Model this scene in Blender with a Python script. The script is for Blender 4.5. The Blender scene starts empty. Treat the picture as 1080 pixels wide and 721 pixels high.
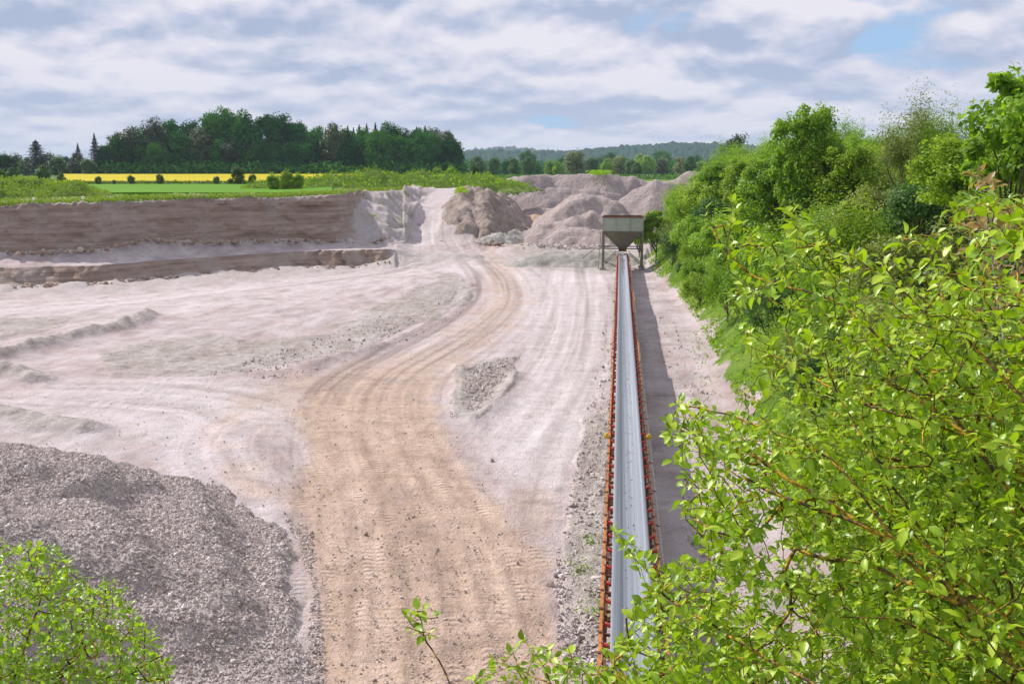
import bpy, math, random
import numpy as np
from mathutils import Vector
R = math.radians
C = bpy.context.scene.collection
random.seed(7); RNG = np.random.default_rng(7)

# ------------------------------------------------------------------ camera
CAMZ = 10.8
PITCH, YAW, F = R(9.54), R(6.14), 1050.0          # F in photograph pixels (1080 wide)
sc = bpy.context.scene
cam = bpy.data.cameras.new('camera'); cam.lens = 35.0; cam.sensor_width = 36.0
cam.clip_start = 0.1; cam.clip_end = 20000
co = bpy.data.objects.new('camera', cam); C.objects.link(co)
co.location = (0, 0, CAMZ); co.rotation_euler = (R(90) - PITCH, 0, YAW)
sc.camera = co

# ------------------------------------------------------------------ sky + sun
SUN_EL, SUN_AZ = R(40.5), R(58)                     # azimuth measured to the left of +y
w = bpy.data.worlds.new("World"); sc.world = w; w.use_nodes = True
nt = w.node_tree; nt.nodes.clear()
def N(t, kind, **kw):
    n = t.nodes.new(kind)
    for k, v in kw.items():
        if k == 'inp':
            for a, b in v.items():
                if isinstance(b, bpy.types.NodeSocket): t.links.new(b, n.inputs[a])
                else: n.inputs[a].default_value = b
        else: setattr(n, k, v)
    return n
def mth(t, op, a, b=None, c=None, clamp=False):
    n = t.nodes.new('ShaderNodeMath'); n.operation = op; n.use_clamp = clamp
    for i, v in enumerate((a, b, c)):
        if v is None: continue
        if isinstance(v, bpy.types.NodeSocket): t.links.new(v, n.inputs[i])
        else: n.inputs[i].default_value = v
    return n.outputs[0]
def ramp(t, fac, stops, interp='LINEAR'):
    n = t.nodes.new('ShaderNodeValToRGB'); n.color_ramp.interpolation = interp
    e = n.color_ramp.elements
    while len(e) > 1: e.remove(e[-1])
    for i, (p, c) in enumerate(stops):
        c = c if len(c) == 4 else (*c, 1)
        if i == 0: e[0].position = p; e[0].color = c
        else:
            q = e.new(p); q.color = c
    t.links.new(fac, n.inputs[0]); return n.outputs[0]
def mix(t, fac, a, b, mode='MIX'):
    n = t.nodes.new('ShaderNodeMix'); n.data_type = 'RGBA'; n.blend_type = mode; n.clamp_factor = True
    for i, v in ((0, fac), (6, a), (7, b)):
        if isinstance(v, bpy.types.NodeSocket): t.links.new(v, n.inputs[i])
        else: n.inputs[i].default_value = v if i == 0 or len(v) == 4 else (*v, 1)
    return n.outputs[2]
def noise(t, vec, scale, detail=4, rough=.55, dist=0.0, out='Fac'):
    n = t.nodes.new('ShaderNodeTexNoise'); n.inputs['Scale'].default_value = scale
    n.inputs['Detail'].default_value = detail; n.inputs['Roughness'].default_value = rough
    n.inputs['Distortion'].default_value = dist
    if vec is not None: t.links.new(vec, n.inputs['Vector'])
    return n.outputs[out]
def mapping(t, vec, scale=(1, 1, 1), loc=(0, 0, 0), rot=(0, 0, 0)):
    n = t.nodes.new('ShaderNodeMapping'); n.inputs['Scale'].default_value = scale
    n.inputs['Location'].default_value = loc; n.inputs['Rotation'].default_value = rot
    t.links.new(vec, n.inputs['Vector']); return n.outputs[0]

sky = N(nt, 'ShaderNodeTexSky', sky_type='NISHITA', sun_disc=False, sun_elevation=SUN_EL,
        sun_rotation=-SUN_AZ, air_density=1.0, dust_density=1.5)
tc = N(nt, 'ShaderNodeTexCoord')
sep = N(nt, 'ShaderNodeSeparateXYZ', inp={0: tc.outputs['Generated']})
el = mth(nt, 'MAXIMUM', sep.outputs[2], 0.0)
ev = mth(nt, 'MULTIPLY', mth(nt, 'LOGARITHM', mth(nt, 'ADD', el, 0.06), math.e), 2.3)
def cloudv(sx, sz, off, dz=0.0):
    return N(nt, 'ShaderNodeCombineXYZ', inp={0: mth(nt, 'MULTIPLY_ADD', sep.outputs[0], sx, off), 1: mth(nt, 'MULTIPLY', sep.outputs[1], sx), 2: mth(nt, 'MULTIPLY_ADD', ev, sz, dz)}).outputs[0]
big = noise(nt, cloudv(3.4, .9, 2.3), 1.0, 3, .5)
pf = noise(nt, cloudv(7.0, 1.25, 5.1), 1.0, 8, .52, .1)
pf2 = noise(nt, cloudv(7.0, 1.25, 5.1, .2), 1.0, 4, .5, .1)          # the same clouds a little higher up: bases darker than tops
dens = mth(nt, 'ADD', mth(nt, 'MULTIPLY', big, .45), mth(nt, 'MULTIPLY', pf, .55))
lit = mth(nt, 'MULTIPLY', mth(nt, 'SUBTRACT', pf, pf2), 1.7)
cc = mth(nt, 'ADD', mth(nt, 'ADD', mth(nt, 'MULTIPLY', dens, .62), .19), lit)
cloudcol = ramp(nt, cc, [(.32, (4.7, 5.5, 7.5)), (.43, (6.2, 6.7, 8.4)), (.50, (7.6, 7.7, 9.1)), (.62, (9.3, 9.1, 9.9))])
gd0 = Vector((math.cos(YAW) * .371 - math.sin(YAW) * .93, math.sin(YAW) * .371 + math.cos(YAW) * .93, .19)).normalized()      # the one gap of blue
gap = N(nt, 'ShaderNodeVectorMath', operation='DISTANCE', inp={0: tc.outputs['Generated'], 1: gd0}).outputs['Value']
gapf = mth(nt, 'MULTIPLY', mth(nt, 'SUBTRACT', 1.0, mth(nt, 'DIVIDE', gap, .11), clamp=True), .28)
cover = ramp(nt, mth(nt, 'SUBTRACT', dens, gapf), [(.315, (0, 0, 0)), (.37, (1, 1, 1))])
horizon_veil = mth(nt, 'SUBTRACT', 1.0, mth(nt, 'MULTIPLY', el, 9.0), clamp=True)
cloudcol = mix(nt, mth(nt, 'MULTIPLY', horizon_veil, .5), cloudcol, (6.9, 7.5, 9.1))
skyc = mix(nt, cover, mix(nt, 0.8, sky.outputs[0], (4.2, 6.8, 10.4)), cloudcol)
bg = N(nt, 'ShaderNodeBackground', inp={0: skyc, 1: 0.085})
N(nt, 'ShaderNodeOutputWorld', inp={0: bg.outputs[0]})

sl = bpy.data.lights.new('sun', 'SUN'); sl.energy = 5.0; sl.angle = R(0.53); sl.color = (1.0, .95, .87)
so = bpy.data.objects.new('sun', sl); C.objects.link(so)
sd = Vector((-math.sin(SUN_AZ) * math.cos(SUN_EL), math.cos(SUN_AZ) * math.cos(SUN_EL), math.sin(SUN_EL)))
so.rotation_euler = sd.to_track_quat('Z', 'Y').to_euler(); so.location = (-60, 40, 80)
sc.view_settings.view_transform = 'Standard'; sc.view_settings.look = 'None'
sc.view_settings.exposure = 0.10; sc.view_settings.gamma = 1.0; sc.view_settings.use_curve_mapping = False
sc.cycles.max_bounces = 6; sc.cycles.transmission_bounces = 4; sc.cycles.diffuse_bounces = 3
sc.cycles.volume_bounces = 0; sc.cycles.transparent_max_bounces = 8

# ------------------------------------------------------------------ geometry helpers
fw = np.array([-math.sin(YAW) * math.cos(PITCH), math.cos(YAW) * math.cos(PITCH), -math.sin(PITCH)])
rt = np.array([math.cos(YAW), math.sin(YAW), 0.0]); up = np.cross(rt, fw)
fh = np.array([-math.sin(YAW), math.cos(YAW), 0.0])
O = np.array([0, 0, CAMZ])
def at(px, py, z=0.0):            # point of the world at height z seen at that place of the photograph
    d = fw + rt * ((px - 540) / F) + up * ((360.5 - py) / F)
    return O + d * ((z - CAMZ) / d[2])
def atd(px, py, dist):            # point at that depth
    return O + (fw + rt * ((px - 540) / F) + up * ((360.5 - py) / F)) * dist
def gd(px, D, z):                 # point at ground distance D in the column px, height z
    t = (px - 540) / F * math.cos(PITCH)
    p = O + fh * D + rt * t * D; p = p.copy(); p[2] = z
    return p
def proj(P):
    v = P - O; zc = v @ fw
    return 540 + F * (v @ rt) / zc, 360.5 - F * (v @ up) / zc

def _h(i, j, k, s):
    n = (i * 374761393 + j * 668265263 + k * 2147483647 + s * 974634777).astype(np.int64) & 0x7fffffff
    n = ((n ^ (n >> 13)) * 1274126177) & 0x7fffffff
    n = ((n ^ (n >> 15)) * 668265263) & 0x7fffffff
    return ((n ^ (n >> 14)) & 0xffff) / 65535.0
def vnoise(x, y, z=None, s=0):
    x = np.asarray(x, float); y = np.asarray(y, float) + 0 * x; z = np.zeros_like(x) if z is None else np.asarray(z, float) + 0 * x
    i, j, k = np.floor(x).astype(np.int64), np.floor(y).astype(np.int64), np.floor(z).astype(np.int64)
    u, v, q = x - i, y - j, z - k
    u, v, q = [a * a * (3 - 2 * a) for a in (u, v, q)]
    r = 0
    for di in (0, 1):
        for dj in (0, 1):
            for dk in (0, 1):
                r = r + _h(i + di, j + dj, k + dk, s) * (u if di else 1 - u) * (v if dj else 1 - v) * (q if dk else 1 - q)
    return r * 2 - 1
def fbm(x, y, z=None, o=4, s=0, g=.5):
    a, t, f = 1.0, 0, 1.0
    for k in range(o):
        t = t + a * vnoise(x * f, y * f, None if z is None else z * f, s + k); a *= g; f *= 2.03
    return t
def sstep(a, b, x):
    t = np.clip((x - a) / (b - a), 0, 1); return t * t * (3 - 2 * t)
def polydist(X, Y, pts):          # distance, arc length to a polyline (world or pixels)
    best = np.full(X.shape, 1e9); S = np.zeros(X.shape); W = np.zeros(X.shape); s0 = 0
    for i in range(len(pts) - 1):
        a, b = np.array(pts[i][:2], float), np.array(pts[i + 1][:2], float)
        L = np.hypot(*(b - a)) + 1e-9; t = np.clip(((X - a[0]) * (b[0] - a[0]) + (Y - a[1]) * (b[1] - a[1])) / L ** 2, 0, 1)
        d = np.hypot(X - a[0] - t * (b[0] - a[0]), Y - a[1] - t * (b[1] - a[1]))
        m = d < best; best = np.where(m, d, best); S = np.where(m, s0 + t * L, S); W = np.where(m, i + t, W); s0 += L
    return best, S, W
def inpoly(X, Y, pts):
    c = np.zeros(X.shape, bool); n = len(pts)
    for i in range(n):
        (x1, y1), (x2, y2) = pts[i][:2], pts[(i + 1) % n][:2]
        if y1 == y2: continue
        c ^= ((y1 > Y) != (y2 > Y)) & (X < (x2 - x1) * (Y - y1) / (y2 - y1) + x1)
    return c
def sdpoly(X, Y, pts):            # positive inside
    d = polydist(X, Y, list(pts) + [pts[0]])[0]
    return np.where(inpoly(X, Y, pts), d, -d)

def mesh_np(name, V, Fs, attrs=None, smooth=False, uv=None):
    """V (n,3); Fs list of (m,k) int arrays"""
    me = bpy.data.meshes.new(name)
    V = np.ascontiguousarray(V, dtype=np.float32)
    me.vertices.add(len(V)); me.vertices.foreach_set('co', V.ravel())
    if not isinstance(Fs, list): Fs = [Fs]
    Fs = [f for f in Fs if len(f)]
    li = np.concatenate([f.ravel() for f in Fs]).astype(np.int32)
    tot = np.concatenate([np.full(len(f), f.shape[1]) for f in Fs]).astype(np.int32)
    st = np.concatenate([[0], np.cumsum(tot)[:-1]]).astype(np.int32)
    me.loops.add(len(li)); me.loops.foreach_set('vertex_index', li)
    me.polygons.add(len(tot)); me.polygons.foreach_set('loop_start', st)
    me.polygons.foreach_set('loop_total', tot)
    me.polygons.foreach_set('use_smooth', np.full(len(tot), bool(smooth)))
    for k, a in (attrs or {}).items():
        at_ = me.attributes.new(k, 'FLOAT', 'POINT'); at_.data.foreach_set('value', np.ascontiguousarray(a, dtype=np.float32).ravel())
    me.update(); me.validate()
    return me
def link(name, me, m=None, parent=None, loc=None, rz=None, scale=None):
    o = bpy.data.objects.new(name, me); C.objects.link(o)
    if m is not None and me is not None and not me.materials: me.materials.append(m)
    if parent is not None: o.parent = parent
    if loc is not None: o.location = loc
    if rz is not None: o.rotation_euler = (0, 0, rz)
    if scale is not None: o.scale = scale if hasattr(scale, '__len__') else (scale,) * 3
    return o
def tag(o, label=None, cat=None, group=None, kind=None):
    if label: o['label'] = label
    if cat: o['category'] = cat
    if group: o['group'] = group
    if kind: o['kind'] = kind
    return o
def grid_faces(nr, nc):
    i = np.arange(nr - 1)[:, None] * nc + np.arange(nc - 1)[None]
    return np.stack([i, i + 1, i + nc + 1, i + nc], -1).reshape(-1, 4)
class MB:                          # collects boxes and tubes into one mesh
    def __init__(s): s.V = []; s.F4 = []; s.F3 = []; s.n = 0
    def box(s, c, d, M=None):
        p = np.array([[x, y, z] for x in (-.5, .5) for y in (-.5, .5) for z in (-.5, .5)]) * d
        if M is not None: p = p @ np.array(M).T
        p = p + c; s.V.append(p)
        s.F4.append(np.array([[0, 1, 3, 2], [4, 6, 7, 5], [0, 4, 5, 1], [2, 3, 7, 6], [0, 2, 6, 4], [1, 5, 7, 3]]) + s.n); s.n += 8
        return s
    def bar(s, a, b, w, h=None):
        a, b = np.array(a, float), np.array(b, float); d = b - a; L = np.linalg.norm(d); y = d / L
        x = np.cross(y, [0, 0, 1.]); x = np.array([1., 0, 0]) if np.linalg.norm(x) < 1e-4 else x / np.linalg.norm(x)
        return s.box((a + b) / 2, np.array([w, L, h or w]), np.stack([x, y, np.cross(x, y)], 1))
    def tube(s, a, b, r0, r1=None, n=8, cap=True):
        r1 = r0 if r1 is None else r1
        a, b = np.array(a, float), np.array(b, float); y = (b - a) / (np.linalg.norm(b - a) + 1e-9)
        x = np.cross(y, [0, 0, 1.]); x = np.array([1., 0, 0]) if np.linalg.norm(x) < 1e-4 else x / np.linalg.norm(x)
        z = np.cross(x, y); t = np.arange(n) * 2 * math.pi / n
        c = np.cos(t)[:, None] * x + np.sin(t)[:, None] * z
        s.V.append(np.concatenate([a + c * r0, b + c * r1])); i = np.arange(n); j = (i + 1) % n
        s.F4.append(np.stack([i, j, j + n, i + n], 1) + s.n)
        if cap:
            for o_, fl in ((0, 1), (n, -1)):
                k = np.arange(1, n - 1); f = np.stack([0 * k, k, k + 1], 1)[:, ::-fl] + o_ + s.n; s.F3.append(f)
        s.n += 2 * n; return s
    def poly(s, V, F):
        F = np.array(F); s.V.append(np.array(V, float)); (s.F4 if F.shape[1] == 4 else s.F3).append(F + s.n); s.n += len(V); return s
    def mesh(s, name, smooth=False):
        F = [np.concatenate(f) for f in (s.F4, s.F3) if f]
        return mesh_np(name, np.concatenate(s.V), F, smooth=smooth)
    def obj(s, name, m, parent=None, smooth=False, **k): return link(name, s.mesh(name, smooth), m, parent, **k)
def empty(name, loc=(0, 0, 0), rz=0):
    o = bpy.data.objects.new(name, None); C.objects.link(o); o.location = loc; o.rotation_euler = (0, 0, rz); o.empty_display_size = .3
    return o

# ------------------------------------------------------------------ materials
def newmat(name):
    m = bpy.data.materials.new(name); m.use_nodes = True; t = m.node_tree; t.nodes.clear(); return m, t
def finish(t, col, rough=.9, bump=None, bstr=.5, bdist=.02, metal=0.0, spec=.3):
    p = N(t, 'ShaderNodeBsdfPrincipled')
    for k, v in (('Base Color', col), ('Roughness', rough), ('Metallic', metal), ('Specular IOR Level', spec)):
        if isinstance(v, bpy.types.NodeSocket): t.links.new(v, p.inputs[k])
        else: p.inputs[k].default_value = v if not hasattr(v, '__len__') or len(v) == 4 else (*v, 1)
    if bump is not None:
        b = N(t, 'ShaderNodeBump', inp={'Height': bump, 'Strength': bstr, 'Distance': bdist}); t.links.new(b.outputs[0], p.inputs['Normal'])
    N(t, 'ShaderNodeOutputMaterial', inp={0: p.outputs[0]}); return p
def attr(t, name): return N(t, 'ShaderNodeAttribute', attribute_name=name).outputs['Fac']
def objco(t): return N(t, 'ShaderNodeTexCoord').outputs['Object']
def geopos(t): return N(t, 'ShaderNodeNewGeometry').outputs['Position']

def ground_mat():
    m, t = newmat('quarry_ground'); P = geopos(t)
    n1 = noise(t, P, .09, 5, .6); n2 = noise(t, P, .5, 6, .65); n3 = noise(t, P, 3.5, 5, .7); n4 = noise(t, P, 14, 3, .7)
    streak = noise(t, mapping(t, P, (.9, .07, 1), rot=(0, 0, R(-25))), 1.0, 6, .65)
    base = ramp(t, mth(t, 'ADD', mth(t, 'MULTIPLY', n1, .6), mth(t, 'MULTIPLY', n2, .4)),
                [(.36, (.40, .34, .325)), (.46, (.49, .39, .39)), (.54, (.50, .44, .45)), (.64, (.585, .465, .46))])
    base = mix(t, ramp(t, streak, [(.42, (0, 0, 0)), (.62, (.55, .55, .55))]), base, (.60, .535, .555))
    # pale compacted lanes
    pale = attr(t, 'pale'); base = mix(t, mth(t, 'MULTIPLY', pale, .6), base, (.61, .555, .565))
    rough = mth(t, 'ADD', attr(t, 'rough'), mth(t, 'MULTIPLY', mth(t, 'SUBTRACT', n2, .5), 1.1))
    roughf = ramp(t, rough, [(.35, (0, 0, 0)), (.75, (1, 1, 1))])
    rc = ramp(t, noise(t, P, 1.6, 6, .75), [(.35, (.25, .235, .205)), (.5, (.40, .365, .335)), (.66, (.55, .50, .47))])
    base = mix(t, mth(t, 'MULTIPLY', roughf, .75), base, rc)
    sand = mth(t, 'ADD', attr(t, 'sand'), mth(t, 'MULTIPLY', mth(t, 'SUBTRACT', n2, .5), 1.3))
    sandf = ramp(t, sand, [(.12, (0, 0, 0)), (.9, (1, 1, 1))])
    sc_ = ramp(t, mth(t, 'ADD', mth(t, 'MULTIPLY', n2, .5), mth(t, 'MULTIPLY', n3, .5)),
               [(.36, (.37, .26, .195)), (.5, (.50, .365, .28)), (.64, (.60, .465, .37))])
    base = mix(t, mth(t, 'MULTIPLY', sandf, .88), base, sc_)
    # tyre tracks
    td, ts, tw = attr(t, 'tdist'), attr(t, 'ts'), attr(t, 'tw')
    g = mth(t, 'MULTIPLY', ramp(t, mth(t, 'DIVIDE', mth(t, 'ABSOLUTE', td), .34), [(.75, (1, 1, 1)), (1, (0, 0, 0))]), tw)
    ch = mth(t, 'SINE', mth(t, 'ADD', mth(t, 'MULTIPLY', ts, 24.0), mth(t, 'MULTIPLY', mth(t, 'ABSOLUTE', td), 10.0)))
    tread = mth(t, 'MULTIPLY', g, mth(t, 'MULTIPLY', ch, ramp(t, noise(t, P, .5, 3), [(.48, (0, 0, 0)), (.58, (1, 1, 1))])))
    base = mix(t, mth(t, 'MULTIPLY', g, .45), base, mix(t, sandf, (.66, .60, .60), (.66, .50, .40)))
    mot = noise(t, P, 1.4, 8, .8); mot2 = noise(t, mapping(t, P, (.25, .9, 1), rot=(0, 0, R(20))), 1.0, 6, .75)
    mm = ramp(t, mth(t, 'ADD', mth(t, 'MULTIPLY', mot, .6), mth(t, 'MULTIPLY', mot2, .4)), [(.40, (.62, .60, .57)), (.5, (1, 1, 1)), (.60, (1.16, 1.15, 1.15))])
    base = mix(t, .55, base, mm, 'MULTIPLY')
    stv = ramp(t, mth(t, 'ADD', mth(t, 'MULTIPLY', attr(t, 'streak'), .5), .5), [(.12, (.58, .55, .52)), (.42, (.90, .88, .87)), (.55, (1.0, 1.0, 1.0)), (.9, (1.24, 1.24, 1.26))])
    base = mix(t, 1.0, base, stv, 'MULTIPLY')
    # pebbles
    v = N(t, 'ShaderNodeTexVoronoi', feature='F1', inp={'Vector': P, 'Scale': 9.0}); v.inputs['Randomness'].default_value = 1
    peb = ramp(t, v.outputs['Distance'], [(.0, (1, 1, 1)), (.42, (0, 0, 0))])
    vs = N(t, 'ShaderNodeSeparateColor', inp={0: v.outputs['Color']})
    sel = mth(t, 'GREATER_THAN', vs.outputs[0], mth(t, 'SUBTRACT', .86, mth(t, 'MULTIPLY', roughf, .5)))
    base = mix(t, mth(t, 'MULTIPLY', mth(t, 'MULTIPLY', sel, peb), .5), base, mix(t, vs.outputs[1], (.32, .27, .25), (.68, .63, .62)))
    base = mix(t, ramp(t, n4, [(.4, (.35, .35, .35)), (.5, (0, 0, 0))]), base, mix(t, .5, base, (.25, .2, .17)))
    # cliff rock, talus, grass
    sp = N(t, 'ShaderNodeSeparateXYZ', inp={0: P})
    st = N(t, 'ShaderNodeCombineXYZ', inp={0: mth(t, 'MULTIPLY', sp.outputs[0], .05), 1: mth(t, 'MULTIPLY', sp.outputs[1], .05), 2: mth(t, 'MULTIPLY', sp.outputs[2], 1.5)}).outputs[0]
    strata = noise(t, st, 1.6, 7, .68, .4)
    patch = noise(t, mapping(t, P, (.22, .22, .12)), 1.0, 7, .7)
    rock = ramp(t, strata, [(.28, (.225, .155, .12)), (.46, (.335, .245, .195)), (.56, (.385, .29, .24)), (.72, (.50, .42, .375))])
    rock = mix(t, ramp(t, patch, [(.45, (0, 0, 0)), (.62, (.6, .6, .6))]), rock, (.42, .37, .335))
    rk = mth(t, 'ADD', attr(t, 'rock'), mth(t, 'MULTIPLY', mth(t, 'SUBTRACT', n2, .5), .8))
    rkf = ramp(t, rk, [(.35, (0, 0, 0)), (.6, (1, 1, 1))])
    tal = ramp(t, n3, [(.35, (.33, .30, .275)), (.65, (.50, .46, .44))])
    base = mix(t, mth(t, 'MULTIPLY', attr(t, 'talus'), .8), base, tal)
    base = mix(t, rkf, base, rock)
    gr = mth(t, 'ADD', attr(t, 'grass'), mth(t, 'MULTIPLY', mth(t, 'SUBTRACT', mth(t, 'ADD', mth(t, 'MULTIPLY', n3, .5), mth(t, 'MULTIPLY', n2, .5)), .5), 2.4))
    grf = ramp(t, gr, [(.42, (0, 0, 0)), (.6, (1, 1, 1))])
    grc = ramp(t, n2, [(.35, (.075, .14, .02)), (.5, (.13, .22, .03)), (.65, (.21, .27, .05))])
    base = mix(t, grf, base, grc)
    h = mth(t, 'ADD', mth(t, 'MULTIPLY', n3, .10), mth(t, 'MULTIPLY', n4, .05))
    h = mth(t, 'ADD', h, mth(t, 'MULTIPLY', mth(t, 'MULTIPLY', n2, roughf), .25))
    h = mth(t, 'ADD', h, mth(t, 'MULTIPLY', mth(t, 'MULTIPLY', sel, peb), .05))
    h = mth(t, 'ADD', h, mth(t, 'MULTIPLY', tread, .045)); h = mth(t, 'ADD', h, mth(t, 'MULTIPLY', mot, .05))
    h = mth(t, 'ADD', h, mth(t, 'MULTIPLY', mth(t, 'MULTIPLY', strata, rkf), .5))
    finish(t, base, .95, h, .9, 1.0, spec=.1)
    return m
def rubble_mat(name, cols, scale=1.0, layer=False):
    m, t = newmat(name); P = geopos(t)
    n1 = noise(t, P, .25 * scale, 5, .6); n2 = noise(t, P, 2.2 * scale, 6, .75); n3 = noise(t, P, 9 * scale, 4, .7)
    f = mth(t, 'ADD', mth(t, 'MULTIPLY', n1, .55), mth(t, 'MULTIPLY', n2, .45))
    c = ramp(t, f, [(.36, cols[0]), (.5, cols[1]), (.64, cols[2])])
    h = mth(t, 'ADD', mth(t, 'MULTIPLY', n2, .3), mth(t, 'MULTIPLY', n3, .1))
    if layer:
        sp = N(t, 'ShaderNodeSeparateXYZ', inp={0: P})
        run = noise(t, mapping(t, P, (.9, .9, .12)), 1.0, 5, .6)
        c = mix(t, ramp(t, run, [(.4, (0, 0, 0)), (.65, (.7, .7, .7))]), c, cols[2])
        h = mth(t, 'ADD', h, mth(t, 'MULTIPLY', run, .5))
    v = N(t, 'ShaderNodeTexVoronoi', inp={'Vector': P, 'Scale': 7.0 * scale})
    vs = N(t, 'ShaderNodeSeparateColor', inp={0: v.outputs['Color']})
    c = mix(t, mth(t, 'MULTIPLY', vs.outputs[0], .35), c, cols[2])
    finish(t, c, .95, h, .8, 1.0 / scale, spec=.1)
    return m
def stone_mat(name, a, b, c):
    m, t = newmat(name)
    r = attr(t, 'tone'); P = geopos(t)
    col = ramp(t, r, [(0, a), (.5, b), (1, c)])
    n = noise(t, P, 30, 4, .7); col = mix(t, mth(t, 'MULTIPLY', n, .35), col, a)
    finish(t, col, .9, n, .5, .01, spec=.2); return m
def leaf_mat(name, cols, trans, tf=.42, vary=.25, nscale=1.2, rough=.5, spec=.35):
    m, t = newmat(name)
    oi = N(t, 'ShaderNodeObjectInfo'); g = N(t, 'ShaderNodeNewGeometry')
    n = noise(t, g.outputs['Position'], nscale, 4, .6)
    f = mth(t, 'ADD', mth(t, 'MULTIPLY', mth(t, 'SUBTRACT', g.outputs['Random Per Island'], .5), .5), n)
    f = mth(t, 'ADD', f, mth(t, 'MULTIPLY', mth(t, 'SUBTRACT', oi.outputs['Random'], .5), vary))
    col = ramp(t, f, [(.25, cols[0]), (.5, cols[1]), (.78, cols[2])])
    tcol = mix(t, f, tuple(x * .75 for x in trans), tuple(min(1, x * 1.25) for x in trans))
    p = N(t, 'ShaderNodeBsdfPrincipled', inp={'Base Color': col, 'Roughness': rough, 'Specular IOR Level': spec})
    tr = N(t, 'ShaderNodeBsdfTranslucent', inp={0: tcol})
    mx = N(t, 'ShaderNodeMixShader', inp={0: tf, 1: p.outputs[0], 2: tr.outputs[0]})
    N(t, 'ShaderNodeOutputMaterial', inp={0: mx.outputs[0]}); return m
def bark_mat(name, a, b, lichen=0.0):
    m, t = newmat(name); P = geopos(t)
    n = noise(t, mapping(t, P, (1, 1, .4)), 40, 5, .7); c = ramp(t, n, [(.35, a), (.65, b)])
    if lichen:
        l = noise(t, P, 22, 6, .7)
        lc = ramp(t, noise(t, P, 60, 3), [(.4, (.36, .20, .025)), (.6, (.66, .40, .05))])
        c = mix(t, ramp(t, l, [(.5 - lichen * .12, (0, 0, 0)), (.58 - lichen * .1, (1, 1, 1))]), c, lc)
    finish(t, c, .85, n, .6, .006, spec=.2); return m
def paint_mat(name, col, col2, rough=.6, scale=6, amt=.5, metal=0.0):
    m, t = newmat(name); P = geopos(t)
    n = noise(t, P, scale, 6, .7); f = ramp(t, n, [(.5 - amt * .2, (0, 0, 0)), (.62, (1, 1, 1))])
    drip = noise(t, mapping(t, P, (3, 3, .35)), 2, 4, .6)
    c = mix(t, mth(t, 'MULTIPLY', f, amt), col, col2)
    c = mix(t, mth(t, 'MULTIPLY', ramp(t, drip, [(.5, (0, 0, 0)), (.7, (1, 1, 1))]), amt * .7), c, col2)
    finish(t, c, rough, n, .25, .01, metal=metal); return m
def belt_mat():
    m, t = newmat('rubber_belt'); P = geopos(t)
    s = noise(t, mapping(t, P, (14, .03, 1)), 1.0, 5, .7); s2 = noise(t, mapping(t, P, (60, .05, 1)), 1.0, 3, .6); d = noise(t, P, 3, 5, .7)
    f = mth(t, 'ADD', mth(t, 'MULTIPLY', s, .6), mth(t, 'MULTIPLY', s2, .4))
    c = ramp(t, f, [(.32, (.13, .145, .175)), (.5, (.20, .22, .26)), (.66, (.34, .365, .415))])
    c = mix(t, ramp(t, d, [(.58, (0, 0, 0)), (.75, (.35, .35, .35))]), c, (.18, .185, .20))
    finish(t, c, mth(t, 'ADD', .34, mth(t, 'MULTIPLY', s, .3)), s2, .1, .004, spec=.6); return m

M_ground = ground_mat()
M_gravel = rubble_mat('gravel_grey', ((.29, .245, .225), (.46, .40, .38), (.62, .56, .54)), 2.2)
M_gravelfar = rubble_mat('gravel_green_grey', ((.25, .235, .20), (.37, .345, .31), (.50, .465, .44)), 1.3)
M_spoil = rubble_mat('spoil_mauve', ((.24, .19, .18), (.335, .275, .265), (.43, .36, .35)), .45, True)
M_spoil2 = rubble_mat('spoil_pinkish', ((.30, .235, .215), (.41, .33, .31), (.50, .42, .40)), .5, True)
M_rockm = rubble_mat('promontory_rock', ((.19, .135, .105), (.29, .22, .18), (.46, .39, .365)), .4, True)
M_orange = rubble_mat('ochre_sand', ((.38, .23, .13), (.52, .34, .21), (.62, .47, .34)), .5, True)
M_stone = stone_mat('gravel_stone', (.28, .23, .21), (.54, .465, .44), (.80, .73, .71))
M_stone2 = stone_mat('brown_stone', (.22, .15, .11), (.36, .27, .22), (.55, .46, .41))
M_bark = bark_mat('bark', (.07, .05, .035), (.20, .15, .11))
M_barklich = bark_mat('bark_lichen', (.065, .048, .026), (.20, .145, .07), .6)
M_twig = bark_mat('twig_bark', (.05, .035, .02), (.13, .085, .045), .12)
M_greybark = bark_mat('grey_bark', (.18, .16, .14), (.40, .36, .32))

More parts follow.
